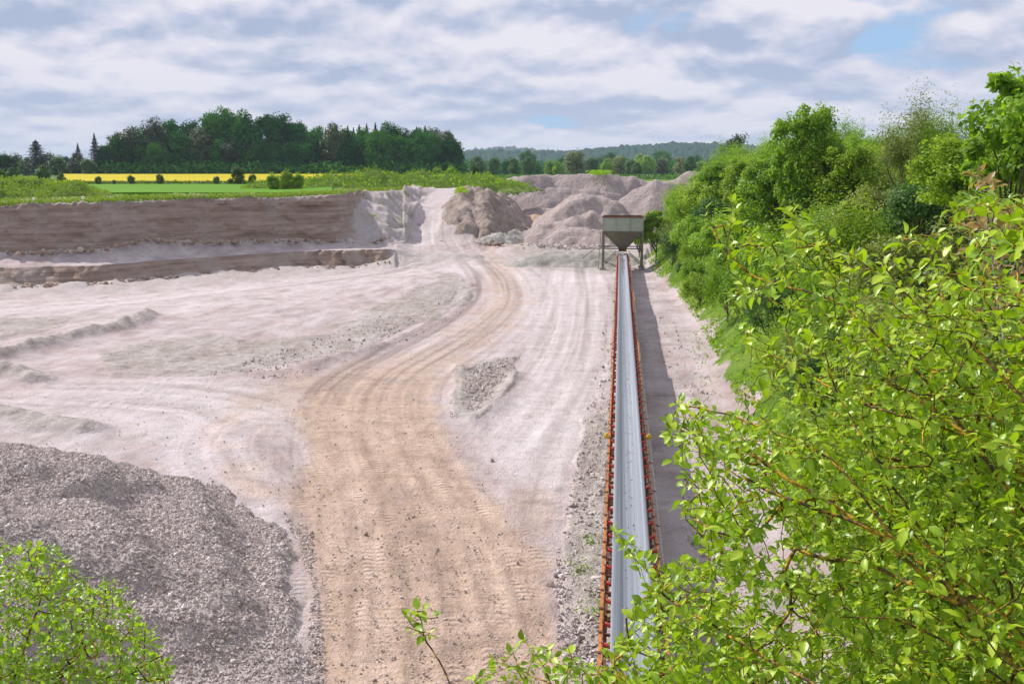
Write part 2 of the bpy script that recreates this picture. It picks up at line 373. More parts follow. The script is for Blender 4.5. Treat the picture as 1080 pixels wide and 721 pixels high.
# ------------------------------------------------------------------ terrain (one loft from the camera foot to the plain)
COLS = [  # photo column : (distance, height) of toe, wall foot, bench edge, bench back, cliff foot, cliff top
 (-420, [(84,0),(93,.4),(94.5,2),(96.6,2.15),(99.6,3.0),(101.4,7.45)]),
 (0,    [(86,0),(94,.4),(95.6,2),(97.6,2.15),(100.6,3.0),(102.4,7.6)]),
 (100,  [(90,0),(96.5,.45),(98,2),(99.5,2.15),(102.6,3.2),(104.4,7.9)]),
 (150,  [(92,0),(101,.42),(102.5,2),(103.2,2.15),(106.6,4.0),(108.4,8.0)]),
 (200,  [(95,0),(105,.4),(106.5,2),(109,2.15),(112,3.3),(114,8.0)]),
 (300,  [(102,0),(114,.3),(115.5,2),(117.5,2.1),(120.5,3.0),(122.5,8.05)]),
 (352,  [(108,0),(116,.2),(117.5,2),(120.5,2.1),(123.3,2.8),(125.5,8.3)]),
 (363,  [(109,0),(116.5,.2),(118,2),(121,2.1),(124,2.7),(129,8.3)]),
 (372,  [(110,0),(117,.2),(118.5,2),(121,2.1),(124.5,2.5),(139,8.3)]),
 (382,  [(110,0),(117.5,.25),(119,2),(121.5,2.1),(125,2.4),(148,8.3)]),
 (392,  [(111,0),(118,.35),(119.7,1.95),(123,2.05),(126,2.4),(151,8.3)]),
 (408,  [(112,0),(119,.6),(120.7,1.9),(126,2.0),(130,2.7),(154,8.3)]),
 (424,  [(114,0),(121,1.0),(123.5,1.4),(131,1.8),(139,3.3),(167,8.25)]),
 (434,  [(117,.2),(122,.8),(127,1.1),(137,1.5),(151,4.0),(172,8.25)]),
 (443,  [(118,.2),(124,.7),(130,1.0),(141,1.5),(158,4.7),(175,8.25)]),
 (487,  [(118,.2),(124,.7),(130,1.0),(141,1.5),(158,4.7),(175,8.3)]),
 (499,  [(118,.2),(124,.6),(130,.9),(143,1.4),(160,4.5),(178,8.4)]),
 (512,  [(118,.1),(124,.4),(130,.6),(150,1.0),(200,3.0),(222,8.5)]),
 (540,  [(118,.1),(124,.3),(130,.5),(160,1.0),(262,2.0),(278,8.8)]),
 (700,  [(118,.0),(124,.2),(130,.4),(160,1.0),(262,2.0),(278,8.8)]),
 (1500, [(118,.0),(124,.2),(130,.4),(160,1.0),(262,2.0),(278,8.8)])]
cpx = np.array([c[0] for c in COLS], float); CK = np.array([c[1] for c in COLS], float)
def foot(y): return np.interp(y, [-30, 14, 35, 60, 85, 100, 112, 125, 150, 180, 220, 280], [3.4, 4.0, 4.7, 5.2, 4.8, 3.9, 3.1, 2.9, 5.0, 9.5, 16, 26])
def bankz(x, y):
    t = x - foot(y) - .45 * fbm(y * .25, x * .1, s=5, o=3)
    return 8.3 * sstep(0, 11, t) * .8 + .8 * sstep(-.3, 2.6, t) + .16 * np.clip(t - 11, 0, 22) - .0
def headz(y): return np.clip((14 - y) * .75, -1, 8.9)
def toW(pts, z=0): return [tuple(at(a, b, z)[:2]) for a, b in pts]
ridges = [(toW([(-60, 384), (0, 379), (40, 369), (80, 358), (120, 350), (150, 339), (157, 334)]), .75, .9),
          (toW([(-40, 402), (0, 396), (20, 398), (38, 403)]), .7, 1.0),
          (toW([(-60, 424), (0, 438), (45, 447), (90, 453)]), .5, .9),
          (toW([(200, 402), (250, 398), (300, 392), (345, 380), (400, 366), (440, 347), (480, 322), (500, 306)]), .16, .5),
          (toW([(480, 385), (478, 430), (500, 446)]), .12, .35), (toW([(487, 385), (486, 430)]), .12, .3),
          (toW([(500, 446), (530, 420), (545, 395)]), .22, .5), (toW([(330, 386), (360, 378), (405, 366)]), .25, .6),
          (toW([(0, 330), (60, 322), (120, 318)]), .12, .7), (toW([(90, 410), (200, 407), (260, 404)]), .10, .4)]
sandpoly = [(478,256),(503,268),(514,290),(517,308),(500,335),(458,358),(405,378),(345,387),(293,397),(308,420),(322,450),(322,485),
            (300,520),(316,560),(328,600),(334,660),(336,760),(612,760),(600,700),(592,650),(572,595),(530,535),(486,485),(458,445),(462,408),
            (500,376),(535,347),(551,315),(546,290),(528,270),(572,262),(560,250),(500,250)]
roughpolys = [[(335,352),(400,318),(480,288),(500,300),(492,322),(440,345),(400,362),(340,380),(210,400),(230,365)],
              [(480,386),(520,375),(548,372),(546,398),(530,422),(500,447),(474,440)],
              [(530,262),(600,255),(645,260),(648,290),(560,284)], [(100,372),(230,350),(300,372),(260,398),(120,400)],
              [(590,560),(645,540),(640,680),(600,700)], [(615,440),(650,430),(640,560),(600,560)], [(-60,330),(90,335),(60,350),(-60,372)]]
tracks = [([(388,440),(415,480),(430,540),(440,600),(450,660),(455,740)],1), ([(350,440),(372,500),(385,560),(392,640),(398,740)],1),
          ([(430,470),(470,520),(505,580),(525,640),(535,740)],1), ([(408,450),(440,510),(470,580),(488,650),(495,740)],1),
          ([(330,430),(350,500),(358,580),(362,660),(366,740)],1), ([(465,490),(515,550),(550,610),(566,670),(572,740)],1),
          ([(478,262),(520,285),(533,310),(515,338),(470,362),(410,388)],.7), ([(490,258),(532,282),(545,312),(528,345),(480,378),(430,405)],.7),
          ([(600,300),(600,350),(585,400),(545,450),(520,480)],.8), ([(625,300),(625,360),(608,420),(570,480)],.8), ([(640,310),(635,400),(610,500),(590,560)],.5),
          ([(300,430),(255,445),(232,462),(235,490),(265,515)],.7), ([(300,400),(330,425),(350,470)],.7), ([(0,345),(120,320),(300,300),(470,275)],.5),
          ([(0,360),(120,335),(300,312),(480,284)],.5), ([(100,425),(200,420),(300,440),(340,470)],.5), ([(350,300),(420,330),(330,350)],.35), ([(0,318),(200,308),(400,283)],.4),
          ([(345,640),(340,690),(338,740)],1)]
tracksW = [(toW(p), k) for p, k in tracks]
palepolys = [[(540,290),(645,290),(640,420),(600,520),(560,520),(500,480),(560,400)], [(-80,318),(300,297),(500,270),(510,285),(480,290),(300,318),(150,335),(-80,340)],
             [(50,405),(250,400),(300,430),(200,470),(0,480),(0,420)], [(550,275),(640,285),(645,330),(560,330)]]

def build_terrain():
    px = np.concatenate([np.arange(-420, -20, 6.0), np.arange(-20, 760, 1.35), np.arange(760, 1500, 6.0)])
    nc = len(px)
    K = np.stack([[np.interp(px, cpx, CK[:, k, c]) for c in (0, 1)] for k in range(6)])    # 6,2,nc
    start = np.full(nc, 12.5)
    rows = []; rock = []; talus = []
    D1 = K[0, 0]
    n0 = 330
    for i in range(n0):
        f = i / n0; D = start * (D1 / start) ** f
        rows.append((D, K[0, 1] * sstep(.8, 1, np.full(nc, f)))); rock.append(0); talus.append(0)
    segs = [(10, 0, .0, 0, .9), (16, .9, 1, .9, 0), (8, 0, 0, 0, .1), (10, 0, .0, .1, 1), (40, 1, 1, .5, .0), (14, 0, 0, 0, 0)]
    K7 = np.stack([np.full(nc, 300.0), np.full(nc, 9.2)])
    KK = [K[i] for i in range(6)] + [K7]
    for s, (n, r0, r1, t0, t1) in enumerate(segs):
        for i in range(n):
            f = i / n
            rows.append((KK[s][0] * (1 - f) + KK[s + 1][0] * f, KK[s][1] * (1 - f) + KK[s + 1][1] * f))
            rock.append(r0 * (1 - f) + r1 * f); talus.append(t0 * (1 - f) + t1 * f)
    rows.append((KK[6][0], KK[6][1])); rock.append(0); talus.append(0)
    D = np.stack([r[0] for r in rows]); Z = np.stack([r[1] for r in rows]); nr = len(rows)
    rock = np.repeat(np.array(rock)[:, None], nc, 1); talus = np.repeat(np.array(talus)[:, None], nc, 1)
    t = (px - 540) / F * math.cos(PITCH)
    X = fh[0] * D + rt[0] * t * D; Y = fh[1] * D + rt[1] * t * D
    PXG = np.repeat(px[None], nr, 0)
    # faces are only real cliffs left of the ramp; to the right they are soft slopes
    wl = 1 - sstep(400, 420, PXG); wu = 1 - sstep(354, 392, PXG + 14 * fbm(Z * .5, PXG * .06, s=90, o=3))
    row_i = np.repeat(np.arange(nr)[:, None], nc, 1)
    a0 = n0 + 10; a1 = a0 + 16; b0 = a1 + 8 + 10; b1 = b0 + 40
    low = (row_i >= a0 - 4) & (row_i <= a1); upc = (row_i >= b0) & (row_i <= b1)
    rock = rock * np.where(row_i < b0 - 5, wl, np.maximum(wu, .0)) + .25 * (1 - wu) * upc * (PXG < 445)
    fl = sstep(a0 - 4, a0, row_i) * (row_i <= a1)
    fu = sstep(b0, b0 + 8, row_i) * (1 - sstep(b1 - 2, b1 + 1, row_i))
    crack = -.7 * np.exp(-((np.abs(((PXG + 3 * vnoise(Z * 2, PXG * .02)) - 318) % 26 - 13)) / 2.2) ** 2) * sstep(300, 325, PXG) * wl
    dl = (fbm(PXG * .09, Z * .8, s=3) * .30 + crack * .6) * fl
    du = (fbm(PXG * .05, Z * .9, s=9, o=5) * .7 + .12 * np.sin(Z * 4.5 + 1.3 * vnoise(PXG * .03, Z * .3)) - .8 * np.exp(-((vnoise(PXG * .16, Z * .25, s=77)) / .10) ** 2) * .14) * fu * np.maximum(wu, .3)
    off = dl * 1.0 + du * .6
    X -= fh[0] * off; Y -= fh[1] * off
    # roughness of the slopes
    Z = Z + talus * (.45 * np.abs(vnoise(X * .35, Y * .35, s=4)) + .15 * vnoise(X * 1.3, Y * 1.3, s=6))
    Z = Z + (.22 * fbm(PXG * .035, D * .0, s=12) + .16 * fbm(PXG * .3, D * .2, s=13)) * (row_i > b1 - 6) * (row_i < b1 + 14) * (PXG < 445)
    floor_ = row_i < n0 + 4
    Z = Z + np.where(floor_, .07 * fbm(X * .08, Y * .08, s=1, o=3) + .035 * fbm(X * 1.1, Y * 1.1, s=2, o=4), .03 * fbm(X * .5, Y * .5, s=2))
    Z = Z + (~floor_) * (row_i < b0) * (PXG > 415) * .35 * fbm(X * .12, Y * .12, s=31, o=4) + (~floor_) * (row_i > b0 - 8) * (row_i < b1 + 1) * (PXG > 364) * (PXG < 444) * .55 * fbm(X * .35, Y * .35, s=37, o=4)
    ppx, ppy = proj(np.stack([X, Y, np.zeros_like(X)], -1).reshape(-1, 3)); ppx = ppx.reshape(X.shape); ppy = ppy.reshape(X.shape)
    wob = 6 * vnoise(X * .3, Y * .3, s=8) + 3 * vnoise(X * .9, Y * .9, s=9)
    rough = np.zeros_like(X); sand = np.zeros_like(X); pale = np.zeros_like(X)
    sel = row_i < b0
    for p in roughpolys: rough = np.maximum(rough, sstep(-6, 8, sdpoly(ppx + wob, ppy + wob * .5, p)))
    sp_ = sdpoly(ppx + wob * 1.6, ppy + wob * .5, sandpoly); sand = sstep(-22, 20, sp_)
    el = np.hypot((ppx - 285) / 75, (ppy - 470) / 58); sand = np.maximum(sand, .55 * np.exp(-((el - .85 + .12 * vnoise(X * .5, Y * .5, s=55)) / .22) ** 2) * sstep(-.7, .4, (ppx - 285) / 75 + .4 * vnoise(X * .4, Y * .4, s=56) + .5) + .22 * sstep(1.2, .2, el))
    el = np.hypot((ppx - 560) / 34, (ppy - 540) / 40); sand = np.maximum(sand, .5 * sstep(1.2, .4, el))
    el = np.hypot((ppx - 370) / 190, (ppy - 405) / 22); sand = np.maximum(sand, .36 * sstep(1.2, .4, el))
    for p in palepolys: pale = np.maximum(pale, sstep(-12, 14, sdpoly(ppx + wob, ppy + wob * .5, p)))
    for k in (rough, sand, pale): k *= sel * 1.0
    for W, hgt, wd in ridges:
        d, s, _ = polydist(X, Y, W)
        Z += hgt * .95 * np.exp(-(np.abs(d) / wd) ** 1.5) * (1 + .18 * vnoise(s * 1.1, s * 0, s=11) + .22 * vnoise(X * 2, Y * 2, s=15)) * sel
        rough = np.maximum(rough, 1.0 * np.exp(-(d / wd / 1.2) ** 2) * (hgt > .3))
    Z += rough * .05 * fbm(X * 1.6, Y * 1.6, s=14, o=4) * sel
    td = np.full(X.shape, 9.0); ts = np.zeros(X.shape); tw = np.zeros(X.shape)
    for W, k in tracksW:
        W = np.array(W); # smooth the line
        for _ in range(3):
            Q = [W[0]]
            for i in range(len(W) - 1): Q += [W[i] * .75 + W[i + 1] * .25, W[i] * .25 + W[i + 1] * .75]
            W = np.array(Q + [W[-1]])
        for gauge in (-.95, .95):
            dx = np.gradient(W[:, 0]); dy = np.gradient(W[:, 1]); L = np.hypot(dx, dy)
            Wg = np.stack([W[:, 0] - dy / L * gauge, W[:, 1] + dx / L * gauge], 1)
            d, s, ww = polydist(X, Y, Wg)
            d = d + .05 * vnoise(s, d, s=3)
            fade = sstep(0, 6, ww) * sstep(len(W) - 1, len(W) - 7, ww) if k < 1 else 1.0
            m = d < td; td = np.where(m, d, td); ts = np.where(m, Y, ts); tw = np.where(m, k * fade * (.55 + .45 * vnoise(s * .35, s * 0 + gauge, s=17)), tw)
            Z += (-.03 * np.exp(-(d / .26) ** 2) + .022 * np.exp(-((d - .45) / .14) ** 2)) * k * fade * sel * (.5 + .5 * vnoise(s * .5, s * 0 + gauge, s=33))
    B = bankz(X, Y) * sstep(0, 1, X - foot(Y) + 4)
    right = (X > foot(Y) - 2)
    Zb = np.where(right & (B > 0), np.maximum(Z * (B < .05), B + .25 * np.clip(B, 0, 1) * fbm(X * .6, Y * .6, s=21)), Z)
    Z = np.where(right, np.maximum(Zb, Z * (Y > 235) + Zb * (Y <= 235)), Z)
    grass = np.where(right, sstep(.25, 1.1, B + .5 * fbm(X * .5, Y * .5, s=22)), 0)
    grass = np.maximum(grass, (row_i > b1 + 1) * 1.0 * (PXG < 446) + (row_i > b1 + 2) * (PXG >= 480) * 1.0)
    grass = np.maximum(grass, .40 * sstep(.1, .5, fbm(X * .4, Y * .3, s=44)) * (PXG > 380) * (PXG < 432) * (row_i > b0 - 6) * (row_i < b1))
    rcen = 443 + 30 * np.clip((row_i - b0 + 12) / (b1 - b0 + 12), 0, 1); ramp_road = sstep(17, 12, np.abs(PXG - rcen)) * (row_i > b0 - 16)
    talus = np.maximum(talus, .6 * (PXG > 420) * (PXG < 500) * (row_i > b0 - 14) * (row_i < b1)); Zr = .35 * (1 - ramp_road) * (PXG > 425) * (PXG < 490) * (row_i > b0 - 8) * (row_i < b1 + 2); Z = Z + Zr * (1 + fbm(X * .5, Y * .5, s=91))
    pale = np.maximum(pale, ramp_road)
    talus = talus * (1 - ramp_road); grass = grass * (1 - ramp_road * (row_i < b1 + 7)); rock = rock * (1 - ramp_road)
    talus = np.maximum(talus, .5 * (row_i > b0 - 4) * (row_i < b1) * (1 - wu) * (1 - ramp_road))
    # streaks dragged along the lanes by wheels and blades, as tone of the ground itself
    lanes = [([(500,235),(478,262),(522,285),(536,312),(512,340),(460,372),(410,400),(400,440),(420,500),(450,560),(465,640),(475,760),(480,1000)], 5.5, 1.0),
             ([(600,255),(605,300),(600,350),(575,400),(530,450),(490,500),(470,560),(465,640)], 4.6, .9),
             ([(-300,330),(0,326),(150,315),(300,298),(420,282),(500,268),(560,258)], 5.5, .8),
             ([(-300,420),(0,412),(150,412),(260,425),(330,470),(370,540),(390,640),(400,760)], 4.2, .8),
             ([(285,520),(240,500),(228,470),(250,445),(300,432),(350,445)], 2.4, .9),
             ([(640,300),(632,400),(612,500),(596,600),(590,760)], 1.6, .5)]
    stk = np.zeros_like(X); wsum = np.full(X.shape, .25)
    for q, (pl, wd, am) in enumerate(lanes):
        W = np.array(toW(pl))
        for _ in range(3):
            Q = [W[0]]
            for i in range(len(W) - 1): Q += [W[i] * .75 + W[i + 1] * .25, W[i] * .25 + W[i + 1] * .75]
            W = np.array(Q + [W[-1]])
        d, sarc, wi = polydist(X, Y, W); i0 = np.clip(wi.astype(int), 0, len(W) - 2)
        tx = W[i0 + 1, 0] - W[i0, 0]; ty = W[i0 + 1, 1] - W[i0, 1]; sg = np.sign((X - W[i0, 0]) * ty - (Y - W[i0, 1]) * tx); u = d * sg
        v = vnoise(u * 2.6 + .35 * vnoise(sarc * .05, u * .1, s=q), sarc * .035, s=50 + q) * .55 + vnoise(u * 6.5, sarc * .10, s=60 + q) * .35 + vnoise(u * .8, sarc * .02, s=70 + q) * .5
        ww = sstep(wd * 1.25, wd * .45, d) * am; stk += v * ww; wsum += ww
    stk = stk / wsum * np.clip(wsum * 1.1, 0, 1) * sel
    calm = fbm(X * .9, Y * .5, s=81, o=4) * .35 * (1 - np.clip(wsum - .25, 0, 1)) * sel
    stk = stk + calm
    sand = sand * (.62 + .38 * sstep(360, 460, ppy)) + np.where(sand > .03, .28 * stk * sand, 0)
    Z = Z + .02 * stk * (D < 75)
    V = np.stack([X, Y, Z], -1).reshape(-1, 3)
    me = mesh_np('quarry_floor', V, grid_faces(nr, nc), dict(rough=rough, sand=sand, pale=pale, tdist=td, ts=ts, tw=tw, rock=rock, talus=talus, grass=grass, streak=stk), smooth=True)
    o = link('quarry_floor', me, M_ground); tag(o, kind='structure')
    return D, Z, px
build_terrain()
def plainz(D, px=300):
    K6 = np.array([np.interp(px, cpx, CK[:, 5, c]) for c in (0, 1)])
    return np.interp(D, [K6[0], 300, 430, 900, 7000], [K6[1], 9.2, 10.4, 9.6, 9.0])
def zero_attrs(n, **k):
    d = {a: np.zeros(n) for a in ('rough', 'sand', 'pale', 'ts', 'tw', 'rock', 'talus', 'grass')}; d['tdist'] = np.full(n, 9.0)
    for a, v in k.items(): d[a] = np.full(n, v) if not hasattr(v, '__len__') else v
    return d
def embankment():
    x = np.arange(-60, 60.1, .5); y = np.arange(-40, 14.6, .4)
    X, Y = np.meshgrid(x, y); B = bankz(X, Y)
    Z = np.maximum(headz(Y) + .2 * fbm(X * .5, Y * .5, s=3), np.where(X > foot(Y) - 1, B, -9)) - .04
    tag(link('embankment', mesh_np('embankment', np.stack([X, Y, Z], -1).reshape(-1, 3), grid_faces(*X.shape), zero_attrs(X.size, grass=.62), smooth=True), M_ground), kind='structure')
embankment()

# plain to the horizon
def plain_mat():
    m, t = newmat('farmland'); P = geopos(t)
    n = noise(t, P, .012, 4, .6); n2 = noise(t, P, .6, 4, .6)
    c = ramp(t, n, [(.4, (.07, .13, .02)), (.5, (.11, .20, .03)), (.6, (.20, .24, .06))])
    finish(t, mix(t, mth(t, 'MULTIPLY', n2, .3), c, (.05, .09, .015)), .95, spec=.1); return m
def crop_mat(name, a, b, sc=3.0):
    m, t = newmat(name); P = geopos(t)
    n = noise(t, P, sc, 5, .7); n2 = noise(t, mapping(t, P, (.02, .12, 1)), 1.0, 3, .6)
    c = ramp(t, mth(t, 'ADD', mth(t, 'MULTIPLY', n, .5), mth(t, 'MULTIPLY', n2, .5)), [(.38, a), (.6, b)])
    finish(t, c, .9, n, .4, .2, spec=.1); return m
ang = np.linspace(-math.pi, math.pi, 181); rr = np.array([300, 330, 380, 430, 600, 900, 1500, 2600, 4500, 8000.])
th = np.arctan2(*[0, 1])
def plain_sheet():
    px = np.linspace(-420, 1500, 60); t = (px - 540) / F * math.cos(PITCH)
    D, T = np.meshgrid(rr, t, indexing='ij'); Z = plainz(D)
    X = fh[0] * D + rt[0] * T * D; Y = fh[1] * D + rt[1] * T * D
    tag(link('farmland', mesh_np('farmland', np.stack([X, Y, Z], -1).reshape(-1, 3), grid_faces(*X.shape), smooth=True), plain_mat()), kind='structure')
    # outer ground beyond the view on the sides and behind
    a = [gd(-420, 12.5, 0), gd(-420, 300, 9), gd(-420, 8000, 9)]; b = [gd(1500, 12.5, 0), gd(1500, 300, 9), gd(1500, 8000, 9)]
    V = [(-60, -40, 8.5), (60, -40, 8.5), (60, 14, 8.8), (-60, 14, 7.4), (-9000, -9000, 8), (9000, -9000, 8), (9000, 9000, 8.5), (-9000, 9000, 8.5), a[1], b[1], a[2], b[2], (-60, 14.5, 7.4), (60, 14.5, 8.8)]
    Fq = [(4, 5, 1, 0), (5, 6, 2, 1), (4, 0, 3, 7)]
    V2 = [V[0], V[1], (60, 14, 8.8), (-60, 14, 7.4), V[4], V[5], V[6], V[7], tuple(b[1]), tuple(b[2]), tuple(a[1]), tuple(a[2])]
    F2 = [(4, 5, 1, 0), (5, 6, 2, 1), (4, 0, 3, 7), (2, 6, 9, 8), (3, 10, 11, 7)]
    tag(link('outer_ground', mesh_np('outer_ground', np.array(V2, float), np.array(F2)), plain_mat()), kind='structure')
plain_sheet()
def field(name, px0, px1, D0, D1, dz, mat, n=30):
    px = np.linspace(px0, px1, n); K6 = np.interp(px, cpx, CK[:, 5, 0]); z6 = np.interp(px, cpx, CK[:, 5, 1])
    f = np.linspace(0, 1, 12)[:, None]; D = D0 * (1 - f) + D1 * f + 0 * px
    Z = np.empty_like(D)
    for j in range(n): Z[:, j] = np.interp(D[:, j], [K6[j], 300, 430, 900], [z6[j], 9.2, 10.4, 9.6])
    T = (px - 540) / F * math.cos(PITCH)
    X = fh[0] * D + rt[0] * T * D; Y = fh[1] * D + rt[1] * T * D
    V = np.stack([X, Y, Z + dz], -1); skirt = V.copy(); skirt[..., 2] -= dz + .1
    nr, nc = D.shape
    VV = np.concatenate([V.reshape(-1, 3), skirt[0], skirt[-1]]); i = np.arange(nc - 1); b = nr * nc
    Fx = np.concatenate([grid_faces(nr, nc), np.stack([i, b + i, b + i + 1, i + 1], 1)])
    return tag(link(name, mesh_np(name, VV, Fx, smooth=False), mat), kind='structure')
field('green_field', 60, 350, 139, 214, .2, crop_mat('young_grain', (.075, .19, .006), (.12, .27, .01)))
field('rapeseed_field', 66, 385, 218, 428, .75, crop_mat('rapeseed', (.38, .31, .003), (.52, .44, .006)))
field('meadow', 500, 800, 330, 520, .2, crop_mat('meadow_green', (.07, .17, .02), (.12, .24, .03)))

# ------------------------------------------------------------------ heaps
def heap(name, label, ridg, mat, step, slope=.62, base=0.0, pad=2.0, rough=.35, seed=1, fine=.05, gully=0.0, cat='gravel heap', clip=None, extra=None):
    """ridg: list of polylines of world points (x,y,z); height falls off from each at the angle of repose"""
    allp = np.array([p for r in ridg for p in r]); hm = (allp[:, 2].max() - base) / slope + pad
    x = np.arange(allp[:, 0].min() - hm, allp[:, 0].max() + hm, step); y = np.arange(allp[:, 1].min() - hm, allp[:, 1].max() + hm, step)
    X, Y = np.meshgrid(x, y); H = np.full(X.shape, -99.0)
    wx = X + 1.2 * rough * fbm(X * .3, Y * .3, s=seed) ; wy = Y + 1.2 * rough * fbm(X * .3, Y * .3, s=seed + 40)
    for r in ridg:
        r = np.array(r); d, s, wq = polydist(wx, wy, r[:, :2] if len(r) > 1 else np.array([r[0][:2], r[0][:2] + 1e-3]))
        z = np.interp(wq, np.arange(len(r)), r[:, 2]) if len(r) > 1 else r[0][2]
        k = z - slope * (np.sqrt(d * d + .8 ** 2) - .8) * (1 + .12 * vnoise(s * .4, d * .2, s=seed + 5))
        H = np.maximum(H, k) + .25 * np.exp(-np.abs(H - k) * 3) * rough
    H = H + rough * .5 * fbm(X * .25, Y * .25, s=seed + 9, o=4) + fine * fbm(X * 1.7 / max(step * 3, 1), Y * 1.7 / max(step * 3, 1), s=seed + 19, o=3)
    if gully:
        H = H - gully * np.abs(fbm(X * .6 + Y * .1, Y * .16, s=seed + 7, o=4))
    if extra is not None: H = extra(X, Y, H)
    keep = H > base - .5
    nr, nc = X.shape; f = grid_faces(nr, nc); kf = keep.ravel()[f].any(1); f = f[kf]
    H = np.maximum(H, base - 1.5)
    V = np.stack([X, Y, H], -1).reshape(-1, 3); used = np.unique(f); mp = np.full(len(V), -1); mp[used] = np.arange(len(used))
    c = V[used].mean(0); c[2] = base
    o = link(name, mesh_np(name, V[used] - c, mp[f], smooth=True), mat, loc=tuple(c)); tag(o, label, cat)
    return o, X, Y, H
def P3(l, z=None): return [tuple(at(p[0], p[1], p[2])) for p in l]

# near gravel pile, lower left
near_r = [P3([(-260, 490, 2.6), (-60, 474, 2.9), (40, 480, 2.7), (90, 487, 2.4), (135, 507, 1.8), (180, 532, 1.2), (225, 560, .65), (270, 590, .2)]),
          P3([(-260, 640, 3.3), (-60, 560, 3.0), (60, 540, 2.5), (130, 580, 1.9), (195, 630, 1.2), (250, 690, .5)]),
          P3([(-200, 860, 3.2), (20, 760, 2.8), (140, 740, 2.0), (215, 745, .9)])]
pile, PX_, PY_, PH_ = heap('gravel_heap', 'large grey gravel heap rising from the lower left corner beside the sandy track', near_r, M_gravel, .16, slope=.42, rough=.22, seed=3, fine=.06, pad=1, extra=lambda X, Y, H: H + np.where(H > .1, (.10 + .08 * (Y > 22)) * np.sin(H * 6.283 / .95 + 1.2 + 1.1 * vnoise(X * .22, Y * .22, s=4)), 0))
def stone_mesh(name, P, S, seed, nrm=None, kind=20):
    rng = np.random.default_rng(seed); n = len(P)
    if kind == 20:
        ph = (1 + 5 ** .5) / 2
        v = np.array([(-1, ph, 0), (1, ph, 0), (-1, -ph, 0), (1, -ph, 0), (0, -1, ph), (0, 1, ph), (0, -1, -ph), (0, 1, -ph), (ph, 0, -1), (ph, 0, 1), (-ph, 0, -1), (-ph, 0, 1)]) / 1.9
        f = np.array([(0, 11, 5), (0, 5, 1), (0, 1, 7), (0, 7, 10), (0, 10, 11), (1, 5, 9), (5, 11, 4), (11, 10, 2), (10, 7, 6), (7, 1, 8), (3, 9, 4), (3, 4, 2), (3, 2, 6), (3, 6, 8), (3, 8, 9), (4, 9, 5), (2, 4, 11), (6, 2, 10), (8, 6, 7), (9, 8, 1)])
    else:
        v = np.array([(1, 0, 0), (-1, 0, 0), (0, 1, 0), (0, -1, 0), (0, 0, 1), (0, 0, -1.)]); f = np.array([(0, 2, 4), (2, 1, 4), (1, 3, 4), (3, 0, 4), (2, 0, 5), (1, 2, 5), (3, 1, 5), (0, 3, 5)])
    k = len(v); V = v[None] * (1 + .32 * rng.uniform(-1, 1, (n, k, 1))) * rng.uniform(.6, 1.15, (n, 1, 3)) * S[:, None, None]
    a = rng.uniform(0, 6.28, n); b = rng.uniform(0, 6.28, n); ca, sa, cb, sb = np.cos(a), np.sin(a), np.cos(b), np.sin(b)
    x, y, z = V[..., 0], V[..., 1], V[..., 2]
    x, z = x * cb[:, None] + z * sb[:, None], -x * sb[:, None] + z * cb[:, None]
    x, y = x * ca[:, None] - y * sa[:, None], x * sa[:, None] + y * ca[:, None]
    V = np.stack([x, y, z], -1) + P[:, None]
    Fq = (f[None] + (np.arange(n) * k)[:, None, None]).reshape(-1, 3)
    tone = np.repeat(np.clip(rng.normal(.5, .25, n), 0, 1), k)
    return mesh_np(name, V.reshape(-1, 3), Fq, dict(tone=tone))
def gridsample(X, Y, H, x, y):
    fx = (x - X[0, 0]) / (X[0, 1] - X[0, 0]); fy = (y - Y[0, 0]) / (Y[1, 0] - Y[0, 0])
    i = np.clip(fx.astype(int), 0, X.shape[1] - 2); j = np.clip(fy.astype(int), 0, X.shape[0] - 2); u = fx - i; v = fy - j
    return H[j, i] * (1 - u) * (1 - v) + H[j, i + 1] * u * (1 - v) + H[j + 1, i] * (1 - u) * v + H[j + 1, i + 1] * u * v
rng = np.random.default_rng(11)
x = rng.uniform(PX_.min(), PX_.max(), 420000); y = rng.uniform(PY_.min(), PY_.max(), 420000)
z = gridsample(PX_, PY_, PH_, x, y); ok = z > .03
x, y, z = x[ok], y[ok], z[ok]
a, b = proj(np.stack([x, y, z], 1)); ok = (a > -90) & (a < 470) & (b < 760) & (b > 460); x, y, z = x[ok][:62000], y[ok][:62000], z[ok][:62000]
S = np.clip(rng.lognormal(math.log(.034), .38, len(x)), .015, .10)
o = link('gravel', stone_mesh('gravel', np.stack([x, y, z + S * .25], 1) - np.array(pile.location), S, 5, kind=8), M_stone, pile); tag(o, kind='stuff')
print('gravel stones', len(x))
# loose stones on the floor
def floor_stones(n, poly, smin, smax, seed, name, mat):
    rng = np.random.default_rng(seed); pts = []
    P = np.array(poly); xs = rng.uniform(P[:, 0].min(), P[:, 0].max(), n * 6); ys = rng.uniform(P[:, 1].min(), P[:, 1].max(), n * 6)
    ok = inpoly(xs, ys, poly); xs, ys = xs[ok][:n], ys[ok][:n]
    W = np.array([at(a, b, .03) for a, b in zip(xs, ys)]); S = smin * (smax / smin) ** (rng.random(len(W)) ** 3)
    W[:, 2] += S * .15
    return tag(link(name, stone_mesh(name, W, S, seed), mat), kind='stuff')
floor_stones(2600, [(588, 721), (585, 600), (600, 520), (620, 430), (640, 330), (650, 330), (640, 740)], .015, .09, 21, 'roadside_stones', M_stone)
floor_stones(3000, [(334, 740), (326, 600), (300, 520), (330, 430), (460, 430), (520, 520), (590, 640), (605, 740)], .008, .05, 22, 'track_stones', M_stone)
floor_stones(5200, [(0, 480), (150, 500), (330, 600), (334, 740), (590, 740), (560, 560), (470, 440), (600, 300), (640, 300), (640, 700), (660, 300), (480, 300), (0, 400)], .006, .045, 28, 'scattered_stones', M_stone)
